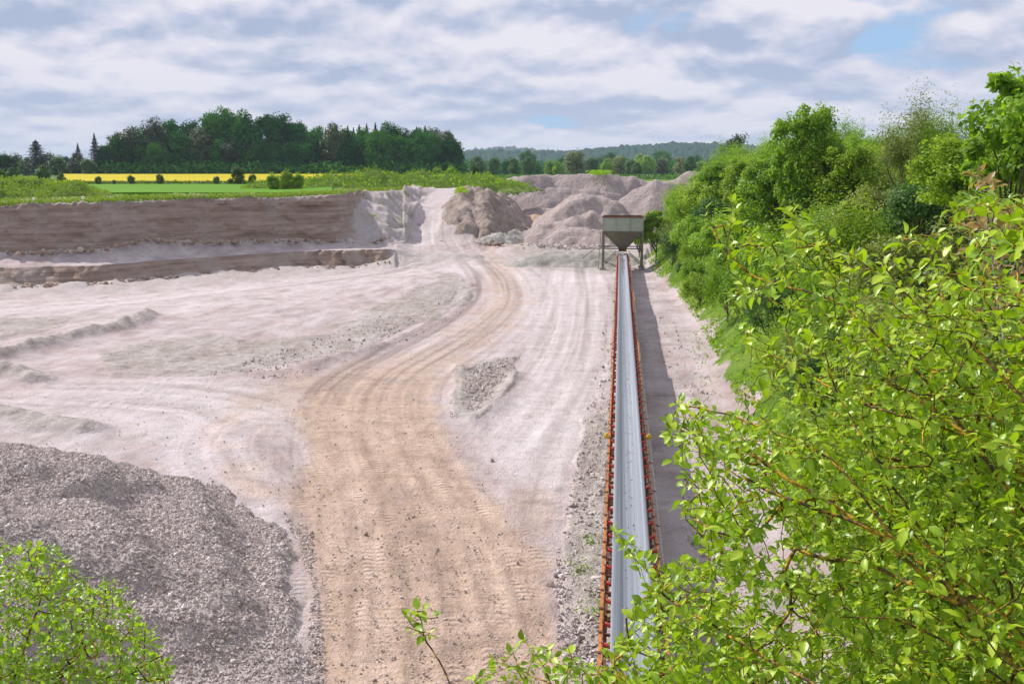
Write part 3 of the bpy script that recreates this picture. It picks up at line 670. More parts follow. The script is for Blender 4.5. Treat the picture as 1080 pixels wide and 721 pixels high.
floor_stones(1500, [(478, 390), (545, 375), (530, 420), (500, 447), (474, 440)], .03, .10, 23, 'rubble_patch_stones', M_stone)
floor_stones(1100, [(200, 400), (500, 300), (490, 330), (400, 372), (300, 398)], .03, .11, 24, 'rough_ground_stones', M_stone)
floor_stones(700, [(300, 540), (330, 560), (345, 740), (318, 740), (330, 620)], .02, .07, 25, 'heap_edge_stones', M_stone)
floor_stones(900, [(692, 300), (745, 345), (790, 420), (800, 620), (740, 640), (712, 440), (680, 300)], .02, .10, 26, 'bank_foot_stones', M_stone)
floor_stones(650, [(0, 372), (155, 333), (158, 340), (60, 370), (0, 384)], .04, .14, 27, 'ridge_stones', M_stone)
def rock(px, py, s, label, mat=None, sz=(1, 1, 1), z=0.0):
    p = at(px, py, z); v = MB()
    me = stone_mesh('rock', np.zeros((1, 3)), np.array([1.0]), int(px) + 3)
    bm_ = link('rock', me, mat or M_stone2, loc=(p[0], p[1], z + s * .3)); bm_.scale = (s * sz[0], s * sz[1], s * sz[2])
    sd_ = bm_.modifiers.new('round', 'SUBSURF'); sd_.levels = 1; sd_.render_levels = 2; sd_.subdivision_type = 'SIMPLE'
    tx = bpy.data.textures.new('rocknoise', 'CLOUDS'); tx.noise_scale = .5
    dm = bm_.modifiers.new('rough', 'DISPLACE'); dm.texture = tx; dm.strength = .35
    return tag(bm_, label, 'rock')
zr = float(gridsample(PX_, PY_, PH_, *[np.array([q]) for q in at(171, 517, 1.7)[:2]])[0])
rock(171, 520, .17, 'brown upright stone standing on the crest of the near gravel heap', M_stone2, (.7, .7, 1.7), z=zr)
rock(632, 612, .16, 'pale flat stone beside the conveyor rail near weeds', M_stone, (1.6, 1.1, .7))
rock(519, 487, .11, 'small dark brown rock right of the sandy track', M_stone2)
rock(612, 602, .08, 'small pale stone at the right edge of the sandy track', M_stone)
rock(386, 564, .09, 'reddish stone lying in the middle of the sandy track', M_stone2)
rock(334, 661, .10, 'white stone at the foot of the near gravel heap', M_stone)
rock(580, 618, .12, 'tan stone on the right shoulder of the sandy track', M_stone2)

# distant heaps
heap('gravel_heap', 'low flat grey-green gravel heap just left of the hopper', [[tuple(gd(545, 118, .5)), tuple(gd(570, 120, 1.4)), tuple(gd(600, 121, 1.75)), tuple(gd(632, 121, 1.6)), tuple(gd(648, 124, 1.5))]], M_gravelfar, .25, slope=.38, seed=8, rough=.3, fine=.12)
heap('spoil_heap', 'pinkish conical spoil heap behind the hopper with several rounded humps',
     [[tuple(gd(563, 152, 2.0)), tuple(gd(585, 156, 5.2)), tuple(gd(600, 159, 6.9)), tuple(gd(613, 162, 7.9)), tuple(gd(634, 164, 7.6)), tuple(gd(650, 168, 5.0))],
      [tuple(gd(575, 150, 3.2)), tuple(gd(606, 152, 4.6)), tuple(gd(628, 153, 5.4)), tuple(gd(645, 152, 4.0))], [tuple(gd(600, 147, 3.0)), tuple(gd(640, 147, 3.0))]], M_spoil2, .45, slope=.62, base=.6, seed=15, rough=.55, fine=.16, gully=.25)
heap('spoil_heap', 'long mauve spoil heap with flat top far behind the conical heap',
     [[tuple(gd(520, 262, 8.6)), tuple(gd(545, 258, 10.6)), tuple(gd(590, 262, 11.0)), tuple(gd(640, 260, 11.4)), tuple(gd(672, 262, 10.2)), tuple(gd(690, 258, 8.0))],
      [tuple(gd(545, 240, 7.2)), tuple(gd(570, 238, 7.8)), tuple(gd(625, 238, 7.6)), tuple(gd(650, 240, 6.8))]], M_spoil, .9, slope=.8, base=1.2, seed=22, rough=.5, fine=.2, gully=.45)
heap('spoil_heap', 'dark low spoil heap between the hopper and the green bank',
     [[tuple(gd(672, 215, 8.0)), tuple(gd(690, 214, 9.6)), tuple(gd(712, 216, 9.3)), tuple(gd(740, 218, 8.4))]], M_spoil, .7, slope=.75, base=1.2, seed=31, rough=.5, fine=.2, gully=.4)
heap('spoil_heap', 'rounded grey spoil heap rising above the dark one at the bank',
     [[tuple(gd(708, 255, 9.5)), tuple(gd(726, 256, 11.6)), tuple(gd(745, 258, 11.2))]], M_spoil, .9, slope=.7, base=1.2, seed=37, rough=.6, fine=.2)
heap('spoil_heap', 'small pale spoil heap below the long flat topped heap',
     [[tuple(gd(552, 205, 3.6)), tuple(gd(575, 207, 4.2)), tuple(gd(600, 209, 3.2))]], M_spoil2, .5, slope=.55, base=1.2, seed=39, rough=.4, fine=.2)
heap('sand_ledge', 'ochre sand ledge behind the rubble line', [[tuple(gd(536, 186, 3.4)), tuple(gd(560, 184, 3.6)), tuple(gd(590, 182, 3.6)), tuple(gd(622, 182, 3.0))]], M_orange, .4, slope=1.3, base=.8, seed=44, rough=.5, fine=.15, gully=.4, cat='sand ledge')
heap('rubble_ridge', 'low ridge of grey boulders in front of the ochre ledge', [[tuple(gd(500, 140, 1.9)), tuple(gd(520, 145, 2.2)), tuple(gd(545, 150, 2.4)), tuple(gd(560, 154, 1.9))]], M_gravelfar, .3, slope=.7, base=.6, seed=47, rough=.7, fine=.35, cat='rubble ridge')
def mound_extra(X, Y, H):
    return np.minimum(H, 8.9 + .35 * fbm(X * .3, Y * .3, s=77) + .02 * (Y - 150))
heap('rock_promontory', 'eroded brown rock promontory between the ramp road and the far pit', 
     [[tuple(gd(489, 170, 8.6)), tuple(gd(496, 160, 9.3)), tuple(gd(512, 158, 9.2)), tuple(gd(528, 164, 7.6))],
      [tuple(gd(494, 162, 8.8)), tuple(gd(488, 151, 5.6)), tuple(gd(481, 144, 2.4))],
      [tuple(gd(511, 158, 9.0)), tuple(gd(512, 150, 5.0)), tuple(gd(508, 144, 1.8))],
      [tuple(gd(527, 164, 8.0)), tuple(gd(538, 160, 4.2)), tuple(gd(546, 156, 1.6))]], M_rockm, .35, slope=1.0, base=.8, seed=53, rough=.5, fine=.2, gully=.7, cat='rock mound', extra=mound_extra)
# grassy berms on the plain
M_grassb = rubble_mat('berm_grass', ((.06, .12, .015), (.12, .20, .03), (.22, .28, .06)), .6)
b1o = heap('grass_berm', 'rounded grassy spoil berm at the left edge above the cliff', [[tuple(gd(-200, 128, 9.6)), tuple(gd(-40, 128, 10.0)), tuple(gd(20, 126, 10.3)), tuple(gd(50, 127, 9.9))], [tuple(gd(55, 124, 9.4)), tuple(gd(78, 126, 9.7)), tuple(gd(100, 128, 8.6))]], M_grassb, .5, slope=.4, base=7.7, seed=61, rough=.7, fine=.35, cat='berm')
b2o = heap('grass_berm', 'long overgrown grassy berm in front of the dark wood', [[tuple(gd(280, 168, 9.2)), tuple(gd(320, 172, 9.9)), tuple(gd(350, 176, 10.6)), tuple(gd(400, 182, 11.0)), tuple(gd(450, 192, 10.8)), tuple(gd(500, 205, 10.2)), tuple(gd(530, 225, 9.6))]], M_grassb, .6, slope=.33, base=7.9, seed=67, rough=.8, fine=.35, cat='berm')

# ------------------------------------------------------------------ conveyor
BX, BZ, Y0, Y1 = 0.41, 1.80, 12.5, 115.0
M_belt = belt_mat()
M_orangep = paint_mat('orange_rail_paint', (.60, .20, .03, 1), (.22, .08, .03, 1), .55, 5, .7)
M_rust = paint_mat('rusty_steel', (.20, .075, .04, 1), (.09, .04, .03, 1), .8, 7, .7)
M_red = paint_mat('red_roller', (.42, .025, .02, 1), (.16, .02, .02, 1), .4, 9, .4)
M_dark = paint_mat('dark_steel', (.05, .045, .045, 1), (.10, .07, .05, 1), .6, 5, .5)
M_white = paint_mat('pale_cable', (.62, .60, .55, 1), (.35, .3, .25, 1), .6, 9, .5)
M_yel = paint_mat('yellow_plastic', (.72, .50, .02, 1), (.45, .28, .02, 1), .45, 9, .4)
conv = tag(empty('conveyor', (BX, Y0, 0)), 'long straight grey belt conveyor with rusty orange rails running to the hopper', 'conveyor')
xs = np.array([-.45, -.36, -.21, -.195, 0, .195, .21, .36, .45]); zs = np.array([.115, .085, .02, .006, 0, .006, .02, .085, .115])
yy = np.arange(0, Y1 - Y0 + .01, .5); XX, YY = np.meshgrid(xs, yy); ZZ = BZ + np.repeat(zs[None], len(yy), 0) * (1 + .12 * np.cos(YY * 2 * math.pi))
Vt = np.stack([XX, YY, ZZ], -1).reshape(-1, 3); Vb = Vt - [0, 0, .018]; n = len(Vt); nc = len(xs); gf = grid_faces(len(yy), nc); i = np.arange(len(yy) - 1) * nc
link('belt', mesh_np('belt', np.concatenate([Vt, Vb]), [gf, gf[:, ::-1] + n, np.stack([i, i + nc, i + nc + n, i + n], 1), np.stack([i + nc - 1, i + nc - 1 + n, i + 2 * nc - 1 + n, i + 2 * nc - 1], 1)], smooth=True), M_belt, conv)
MB().box((0, (Y1 - Y0) / 2, 1.08), (.76, Y1 - Y0, .02)).obj('return_belt', M_belt, conv)  # lower belt run, added and positioned so its shadow closes the sunlit gap
L = Y1 - Y0
for s in (-1, 1):
    for k in range(int(L // 6) + 1):           # rails come in six metre lengths
        y0 = k * 6.0 + .02; y1 = min(y0 + 5.96, L)
        if y1 - y0 < .3: continue
        b = MB(); c = s * .625
        b.box((c, (y0 + y1) / 2, BZ - .17), (.012, y1 - y0, .14)); b.box((c + s * .028, (y0 + y1) / 2, BZ - .104), (.06, y1 - y0, .010)); b.box((c + s * .028, (y0 + y1) / 2, BZ - .236), (.06, y1 - y0, .010))
        ro = b.obj('side_rail', M_orangep, conv); ro.location = (random.uniform(-.012, .012), 0, random.uniform(-.01, .01)); ro.rotation_euler = (random.uniform(-.0012, .0012), 0, random.uniform(-.0015, .0015))
        b = MB(); b.box((s * .56, (y0 + y1) / 2, .80), (.06, y1 - y0, .07)); b.obj('lower_rail', M_rust, conv)
fr = MB(); fr.box((0, 0, BZ - .16), (1.14, .06, .05))
for s in (-1, 1):
    fr.bar((s * .27, 0, BZ - .14), (s * .27, 0, BZ - .06), .05, .012); fr.bar((s * .585, 0, BZ - .14), (s * .605, 0, BZ + .15), .055, .014)
    fr.box((s * .66, 0, BZ - .085), (.12, .08, .012))
fme = fr.mesh('idler_frame')
rw = MB(); rw.tube((.245, 0, BZ - .055), (.565, 0, BZ + .085), .045, n=8); rw.tube((.565, 0, BZ + .085), (.60, 0, BZ + .1), .012, n=6); rwm = rw.mesh('roller', True)
rl = MB(); rl.tube((-.245, 0, BZ - .055), (-.565, 0, BZ + .085), .045, n=8); rl.tube((-.565, 0, BZ + .085), (-.60, 0, BZ + .1), .012, n=6); rlm = rl.mesh('roller', True)
rc = MB(); rc.tube((-.22, 0, BZ - .068), (.22, 0, BZ - .068), .045, n=8); rcm = rc.mesh('roller', True)
for k in range(int(L)):
    f = link('idler_frame', fme, M_rust, conv, loc=(random.uniform(-.01, .01), k + .5 + random.uniform(-.09, .09), random.uniform(-.008, .004)), rz=random.uniform(-.02, .02))
    for me in (rwm, rlm, rcm): link('roller', me, M_red, f)
lm = MB()
for s in (-1, 1):
    lm.bar((s * .60, 0, -.2), (s * .56, 0, BZ - .24), .07, .07); lm.box((s * .60, 0, .03), (.26, .26, .08))
lm.box((0, 0, .72), (1.1, .06, .08)); lm.bar((-.55, 0, .1), (.55, 0, .7), .035, .035)
lme = lm.mesh('trestle'); rtm = MB().tube((-.45, .15, 1.02), (.45, .15, 1.02), .045, n=8).mesh('return_roller', True)
for k in range(int(L // 3)):
    link('trestle', lme, M_rust, conv, loc=(0, 1.5 + 3 * k, 0)); link('return_roller', rtm, M_red, conv, loc=(0, 1.5 + 3 * k, 0))
cb = MB(); pts = []
for k in range(int(L // 3)):
    y = 1.5 + 3 * k
    pts += [(.80, y, 1.42), (.81, y + 1, 1.33), (.81, y + 2, 1.33)]
for a, b in zip(pts[:-1], pts[1:]): cb.tube(a, b, .016, n=5, cap=False)
cb.obj('pull_cable', M_white, conv)
pm = MB().bar((.60, 0, 1.50), (.82, 0, 1.42), .03, .03).mesh('cable_bracket')
for k in range(int(L // 3)): link('cable_bracket', pm, M_rust, conv, loc=(0, 1.5 + 3 * k, 0))
for s in (-1, 1):
    for ys in (at(660, 457, BZ)[1] - Y0, at(660, 457, BZ)[1] - Y0 + 38):
        q = MB(); q.box((s * .74, ys, BZ - .12), (.16, .14, .12)); q.tube((s * .74, ys, BZ - .06), (s * .74, ys, BZ), .05, n=10); q.bar((s * .58, ys, BZ - .17), (s * .74, ys, BZ - .17), .04, .03); q.obj('pull_switch', M_yel, conv)
dr = MB(); dr.tube((-.45, .05, BZ - .42), (.45, .05, BZ - .42), .40, n=20); dr.obj('head_drum', M_dark, conv, smooth=False)
dr = MB(); dr.tube((-.45, L + .05, BZ - .42), (.45, L + .05, BZ - .42), .40, n=20); dr.obj('tail_drum', M_dark, conv)
sp_me = heap('spillage', 'strip of dark gravel spilled under the right side of the conveyor', [[(BX + .35, 16, .10), (BX + .3, 40, .08), (BX + .35, 70, .12), (BX + .3, 105, .12)]], M_gravel, .3, slope=.35, seed=91, rough=.15, fine=.05, base=0.02, pad=.5, cat='spilled gravel')

rs = np.random.default_rng(77); ys_ = np.concatenate([108 - rs.random(260) ** 2 * 16, rs.uniform(14, 108, 420)]); xs_ = BX + rs.normal(0, .11, len(ys_)); sz_ = rs.uniform(.008, .026, len(ys_)); sz_[:260] *= 1.7
tag(link('belt_spill', stone_mesh('belt_spill', np.stack([xs_, ys_, BZ + .012 + sz_ * .3], 1), sz_, 8, kind=8), M_stone2), 'crumbs of stone lying on the moving belt', 'crumbs', kind='stuff')
def foot_boulders(name, cols_k, n, seed, smin, smax, lo=-2.5, hi=.4, mat=M_stone, pr=(0, 410)):
    rg = np.random.default_rng(seed); px = rg.uniform(pr[0], pr[1], n); D = np.interp(px, cpx, CK[:, cols_k, 0]) + lo + (hi - lo) * rg.random(n) ** .6; z = np.interp(px, cpx, CK[:, cols_k, 1])
    S_ = smin * (smax / smin) ** (rg.random(n) ** 2.5)
    W_ = np.array([gd(a, b, c) for a, b, c in zip(px, D, z)]); W_[:, 2] += S_ * .1
    tag(link(name, stone_mesh(name, W_, S_, seed), mat), kind='stuff')
foot_boulders('fallen_stones', 1, 1500, 81, .04, .28, mat=M_stone2)
foot_boulders('fallen_stones', 4, 1300, 82, .05, .32, mat=M_stone2)
def heap_boulders(a, b, n, seed, smin=.06, smax=.4, wd=1.6, mat=M_stone2):
    rg = np.random.default_rng(seed); f = rg.random(n)[:, None]; W_ = np.array(a)[None] * (1 - f) + np.array(b)[None] * f + rg.normal(0, wd, (n, 3)) * [1, 1, 0]; S_ = smin * (smax / smin) ** (rg.random(n) ** 2.5)
    tag(link('fallen_stones', stone_mesh('fallen_stones', W_, S_, seed), mat), kind='stuff')
heap_boulders(gd(470, 141, 1.45), gd(520, 141, 1.2), 420, 83); heap_boulders(gd(560, 143, .85), gd(640, 139, .75), 420, 84, mat=M_stone)
# ------------------------------------------------------------------ hopper
M_hop = paint_mat('faded_green_paint', (.37, .41, .34, 1), (.25, .25, .19, 1), .7, 3, .4)
M_hopd = paint_mat('worn_green_paint', (.20, .215, .16, 1), (.15, .10, .07, 1), .7, 1.8, .7)
HY, HX = 116.5, .37
hop = tag(empty('feed_hopper', (HX, HY, 0)), 'pale green steel feed hopper on legs above the far end of the conveyor', 'hopper')
W2, DP = 2.28, 1.9; zt, zm, zb = 6.0, 4.38, 2.35
def panel_wall(n, p0, p1, z0, z1, nrm):
    p0, p1 = np.array(p0), np.array(p1)
    for k in range(n):
        a = p0 + (p1 - p0) * (k + .02) / n; b = p0 + (p1 - p0) * (k + .98) / n
        MB().bar((*((a + nrm * 0)[:2]), (z0 + z1) / 2), (*b[:2], (z0 + z1) / 2), .03, z1 - z0 - .04).obj('panel', M_hop, hop)
panel_wall(3, (-W2, -DP), (W2, -DP), zm, zt, 0); panel_wall(3, (-W2, DP), (W2, DP), zm, zt, 0)
panel_wall(2, (-W2, -DP), (-W2, DP), zm, zt, 0); panel_wall(2, (W2, -DP), (W2, DP), zm, zt, 0)
for k in range(4):
    x = -W2 + k * 2 * W2 / 3
    for y in (-DP - .05, DP + .05): MB().box((x, y, (zm + zt) / 2), (.06, .07, zt - zm)).obj('rib', M_hop, hop)
g = MB()
for y in (-DP, DP): g.box((0, y, zt + .03), (2 * W2 + .2, .2, .12))
for x in (-W2, W2): g.box((x, 0, zt + .035), (.2, 2 * DP - .2, .11))
g.obj('rim', M_rust, hop)
g = MB()
for y in (-DP - .03, DP + .03): g.box((0, y, zm), (2 * W2 + .12, .12, .1))
for x in (-W2, W2): g.box((x, 0, zm + .004), (.12, 2 * DP - .06, .1))
g.obj('girt', M_hopd, hop)
ft = [(-W2, -DP, zm - .06), (W2, -DP, zm - .06), (W2, DP, zm - .06), (-W2, DP, zm - .06), (-.42, -.5, zb), (.42, -.5, zb), (.42, .5, zb), (-.42, .5, zb)]
for (a, b, c, d) in ((0, 1, 5, 4), (1, 2, 6, 5), (2, 3, 7, 6), (3, 0, 4, 7)):
    q = np.array([ft[a], ft[b], ft[c], ft[d]]); cn = q.mean(0); n_ = np.cross(q[1] - q[0], q[3] - q[0]); n_ /= np.linalg.norm(n_)
    qq = np.concatenate([q - n_ * .015, q + n_ * .015])
    MB().poly(qq, [(0, 1, 2, 3), (7, 6, 5, 4), (0, 4, 5, 1), (1, 5, 6, 2), (2, 6, 7, 3), (3, 7, 4, 0)]).obj('funnel_plate', M_hopd, hop)
    MB().bar((q[0] + q[1]) / 2 - n_ * .0, (q[2] + q[3]) / 2, .07, .07).obj('funnel_rib', M_hopd, hop)
g = MB()
for s in (-1, 1): g.box((s * .44, -.2, (zb + 1.9) / 2), (.03, 1.6, zb - 1.9 + .1))
g.box((0, -.62, (zb + 1.95) / 2 + .1), (.86, .03, .3)); g.box((0, .6, (zb + 1.95) / 2), (.86, .03, .4)); g.obj('chute', M_rust, hop)
for x in (-W2 + .05, W2 - .05):
    for y in (-DP + .05, DP - .05):
        b = MB(); b.box((x, y, zm / 2 - .1), (.05, .24, zm + .1)); b.box((x, y - .11, zm / 2 - .1), (.24, .03, zm + .1)); b.box((x, y + .11, zm / 2 - .1), (.24, .03, zm + .1)); b.obj('leg', M_hopd, hop)
        MB().box((x, y, .12), (.7, .7, .3)).obj('footing', paint_mat('concrete', (.35, .33, .31, 1), (.2, .18, .16, 1), .9, 4, .4) if 'concrete' not in bpy.data.materials else bpy.data.materials['concrete'], hop)
for y in (-DP + .05, DP - .05):
    MB().bar((-W2, y, 2.45), (W2, y, 2.45), .1, .12).obj('cross_beam', M_dark, hop)
    MB().bar((-W2, y, .4), (-.7, y, 1.9), .07, .07).obj('brace', M_dark, hop); MB().bar((W2, y, .4), (.7, y, 1.9), .07, .07).obj('brace', M_dark, hop)
for x in (-W2, W2): MB().bar((x, -DP, 2.3), (x, DP, 2.3), .1, .12).obj('cross_beam', M_dark, hop)
MB().bar((-W2 - .3, -DP - .2, 2.9), (-W2 - 2.3, -DP - .2, 1.3), .05, .05).obj('strut', M_dark, hop)
g = MB()
for s in (0, 1): g.bar((-W2 - .45, -DP - .05 + .35 * s, .1), (-W2 - .2, -DP - .05 + .35 * s, 4.4), .04, .04)
for k in range(12): g.bar((-W2 - .43 + k * .02, -DP - .05, .4 + k * .33), (-W2 - .43 + k * .02, -DP + .3, .4 + k * .33), .03, .03)
g.obj('ladder', M_dark, hop)

# ------------------------------------------------------------------ foliage prototypes
def leaf_quads(P, Nn, size, rng, asp=.55, jitter=1.0):
    """kite leaves at P with preferred normals Nn"""
    n = len(P); nn = Nn + jitter * rng.normal(0, .6, (n, 3)); nn /= np.linalg.norm(nn, axis=1)[:, None] + 1e-9
    r = rng.normal(0, 1, (n, 3)); u = np.cross(nn, r); u /= np.linalg.norm(u, axis=1)[:, None] + 1e-9; v = np.cross(nn, u)
    s = (size * rng.uniform(.6, 1.3, n))[:, None]
    bend = nn * s * rng.uniform(-.25, .1, n)[:, None]
    V = np.stack([P - u * s * .5, P + v * s * asp * .5 + bend, P + u * s * .5, P - v * s * asp * .5 + bend], 1)
    return V.reshape(-1, 3), np.arange(4 * n).reshape(-1, 4)
def crown(seed, n, rx, ry, rz, nclump, rc, size, cz, flat=.75, shell=.5, asp=.7, spiky=0, low=False):
    rng = np.random.default_rng(seed)
    d = rng.normal(0, 1, (nclump, 3)); d /= np.linalg.norm(d, axis=1)[:, None]
    d[:, 2] = d[:, 2] if low else np.where(d[:, 2] < -.45, -d[:, 2], d[:, 2])
    rad = shell + (1 - shell) * rng.random(nclump) ** .6
    irr = 1 + .22 * fbm(d[:, 0] * 1.7 + seed, d[:, 1] * 1.7, d[:, 2] * 1.7, s=seed, o=2)
    Cc = d * rad[:, None] * irr[:, None] * [rx - rc * .6, ry - rc * .6, rz - rc * .5] + [0, 0, cz]
    wgt = rng.uniform(.5, 1.5, nclump); wgt /= wgt.sum(); ci = rng.choice(nclump, n, p=wgt)
    e = rng.normal(0, 1, (n, 3)); e /= np.linalg.norm(e, axis=1)[:, None]
    rcv = rc * rng.uniform(.55, 1.35, nclump)
    P = Cc[ci] + e * (rcv[ci] * rng.random(n) ** .38)[:, None] * [1, 1, flat]
    if spiky:
        out = (Cc[ci] - [0, 0, cz]); out /= np.linalg.norm(out, axis=1)[:, None] + 1e-9; out[:, 2] = np.abs(out[:, 2]) + .8
        m = rng.random(n) < spiky; P[m] += out[m] * (rng.random(m.sum()) ** 1.5)[:, None] * rc * 1.5
    nn = e * .6 + [0, 0, .6] + (P - [0, 0, cz]) / max(rx, rz) * .5
    return leaf_quads(P, nn, size, rng, asp), Cc
def stems(seed, cz, base_r, targets, z0=-.4, nmax=14):
    b = MB(); rng = np.random.default_rng(seed)
    top = np.array([0, 0, cz * .55]); b.tube((0, 0, z0), top, base_r, base_r * .7, n=7, cap=False)
    for c in targets[:nmax]:
        mid = (top + c) / 2 + rng.normal(0, .12 * cz, 3) * [1, 1, .3] + [0, 0, .05 * cz]
        st = top * rng.uniform(.5, 1); b.tube(st, mid, base_r * .45, base_r * .28, n=5, cap=False); b.tube(mid, c, base_r * .28, base_r * .08, n=5, cap=False)
    return b.mesh('trunk', True)
def make_proto(seed, n, dims, nclump, rc, size, cz, base_r, **kw):
    (V, Fq), Cc = crown(seed, n, *dims, nclump, rc, size, cz, **kw)
    return mesh_np('crown', V, Fq), stems(seed, cz, base_r, Cc)
def place(proto, name, label, cat, loc, s, rz, mat, bark, group=None, partname=('crown', 'trunk'), sz=None):
    e = empty(name, loc, rz); e.scale = (s, s, s if sz is None else sz)
    for me, m, pn in ((proto[0], mat, partname[0]), (proto[1], bark, partname[1])):
        o = bpy.data.objects.new(pn, me); C.objects.link(o); o.parent = e
        if not me.materials: me.materials.append(m)
        o.material_slots[0].link = 'OBJECT'; o.material_slots[0].material = m
    tag(e, label, cat, group); return e

# spring greens
L_bright = leaf_mat('leaf_bright_green', ((.12, .22, .010), (.23, .37, .016), (.38, .50, .03)), (.38, .56, .015), .42, .3, .8)
L_mid = leaf_mat('leaf_mid_green', ((.075, .16, .010), (.16, .29, .016), (.28, .42, .025)), (.32, .55, .015), .47, .3, .8)
L_deep = leaf_mat('leaf_deep_green', ((.03, .085, .014), (.06, .14, .02), (.10, .21, .03)), (.09, .22, .02), .35, .3, .8)
L_olive = leaf_mat('leaf_olive', ((.10, .14, .025), (.19, .24, .045), (.30, .36, .08)), (.28, .36, .04), .4, .3, .8)
L_wood = leaf_mat('leaf_forest', ((.018, .080, .018), (.042, .16, .028), (.085, .24, .038)), (.05, .18, .012), .2, .7, .05, .9, .0)
L_wood2 = leaf_mat('leaf_forest_brownish', ((.035, .06, .022), (.06, .095, .03), (.10, .14, .04)), (.05, .09, .02), .2, .5, .05)
L_conif = leaf_mat('needle_dark', ((.008, .026, .017), (.015, .045, .026), (.027, .065, .03)), (.01, .03, .01), .1, .4, .1)
L_berm = leaf_mat('leaf_rank_grass', ((.09, .18, .012), (.18, .30, .02), (.31, .41, .05)), (.28, .42, .02), .35, .3, .25)
L_pale = leaf_mat('leaf_pale_willow', ((.13, .16, .06), (.22, .26, .10), (.32, .36, .16)), (.2, .25, .08), .3, .3, .1)

# far-off deciduous crowns (unit = metres)
TREES = [make_proto(100 + i, 9000, (9, 9, 13.2), 110, 3.2, 1.1, 12.8, .55, shell=.6, flat=.85, low=True) for i in range(5)]
TREES_S = [make_proto(120 + i, 4600, (4.8, 4.8, 6.0), 65, 1.7, .62, 5.3, .3, shell=.55, flat=.85, low=True) for i in range(4)]
def conifer(seed, h=26, n=5200, rm=8.5, pw=1.0):
    rng = np.random.default_rng(seed); z = h * (.12 + .88 * rng.random(n) ** .8 ); lay = np.round(z / .9) * .9 + rng.normal(0, .12, n)
    rmax = np.clip((h - lay) / h, 0, 1) ** pw * rm * (1 + .25 * np.sin(lay * 3.1 + seed)); a = rng.uniform(0, 6.28, n); r = np.clip(rmax, .05, 9) * rng.random(n) ** .5 * (1 + .3 * np.sin(a * 5 + lay * 2))
    P = np.stack([np.cos(a) * r, np.sin(a) * r, lay - r * .25], 1); V, Fq = leaf_quads(P, np.array([0, 0, 1.]) + 0 * P, .8, rng, .4)
    return mesh_np('crown', V, Fq), MB().tube((0, 0, -1), (0, 0, h * .97), .35, .04, n=6).mesh('trunk')
CON = [conifer(5, n=9000, rm=7.5, pw=.55), conifer(6, n=8000)]
def px_place(px, D, z=None):
    p = gd(px, D, 0); p[2] = plainz(D, px) - .3 if z is None else z; return tuple(p)
rf = random.Random(5)
def top_scale(D, topy, base_z, unit_h):
    zt_ = CAMZ + (184 - topy) * D / 1065.0; return (zt_ - base_z) / unit_h
# main wood: skyline trees (column, top row)
sky_t = [(113,156),(128,141),(147,138),(165,131),(182,131),(205,131),(228,121),(243,119),(262,124),(285,126),(300,124),(316,131),(335,137),(352,136),(366,140),(383,138),(398,139),(412,133),(428,141),(444,139),(458,138),(472,140),(482,152)]
kinds = {128: 'brownish', 352: 'brownish', 458: 'brownish', 472: 'brownish', 165: 'brownish'}
for i, (px, ty) in enumerate(sky_t):
    D = 440 + rf.uniform(-8, 14); loc = px_place(px, D); s = top_scale(D, ty, loc[2], 24.3)
    br = px in kinds
    place(TREES[i % 5], 'broadleaf_tree', ('tall brownish green tree on the skyline of the wood' if br else 'tall dark green broadleaf tree in the wood behind the rapeseed field'), 'tree', loc, s * .82, rf.uniform(0, 6), L_wood2 if br else L_wood, M_bark, 'trees of the dark wood', sz=s)
k = 0
hedge_later = True
for px in range(112, 486, 15):                    # front row of the wood
    D = 430 + rf.uniform(-4, 4); loc = px_place(px + rf.uniform(-4, 4), D); s = rf.uniform(.52, .78); k += 1
    br = rf.random() < .25
    place(TREES[k % 5], 'broadleaf_tree', 'brownish green tree in the front row of the wood' if br else 'dark green tree in the front row of the wood', 'tree', loc, s * 1.0, rf.uniform(0, 6), L_wood2 if br else L_wood, M_bark, 'front row of the dark wood', sz=s)
for px, ty, D, lab in [(40,149,400,'dense dark conical conifer standing alone above the left treeline'), (102,142,425,'dark spruce at the left end of the wood'), (84,152,430,'thin spruce rising from the left treeline'),
                       (55,163,450,'small spruce tip above the left treeline')]:
    loc = px_place(px, D); s = top_scale(D, ty, loc[2], 26)
    place(CON[0 if px == 40 else 1], 'conifer_tree', lab, 'conifer', loc, s * (1.35 if px == 40 else .9), rf.uniform(0, 6), L_conif, M_bark, sz=s)
for px, ty in [(338,131),(350,129),(356,130),(368,131),(380,130),(388,129),(397,128),(440,132),(449,131),(345,133),(374,133),(403,132)]:
    D = 462; loc = px_place(px, D); s = top_scale(D, ty + 3.5, loc[2], 26)
    place(CON[1], 'conifer_tree', 'spruce tip rising over the crowns of the dark wood', 'conifer', loc, s * .8, rf.uniform(0, 6), L_conif, M_bark, 'spruces behind the dark wood', sz=s)
for i, px in enumerate(range(-60, 112, 11)):      # lower left treeline
    D = 415 + rf.uniform(-10, 25); loc = px_place(px, D); s = top_scale(D, rf.uniform(160, 171), loc[2], 11.4)
    place(TREES_S[i % 4], 'broadleaf_tree', 'low dull green tree in the treeline at the far left', 'tree', loc, s * 1.05, rf.uniform(0, 6), [L_wood, L_wood2, L_deep][i % 3], M_bark, 'far left treeline', sz=s)
for px, D, s, lab in [(45,260,.42,'dark rounded bush behind the left grass berm'), (12,250,.36,'dark bush at the left edge behind the berm'), (0,150,.34,'dark bush low at the left edge of the berm'), (64,240,.25,'small dark bush right of the rounded bush')]:
    place(TREES_S[1], 'bush', lab, 'bush', px_place(px, D), s, 0, L_deep, M_bark)
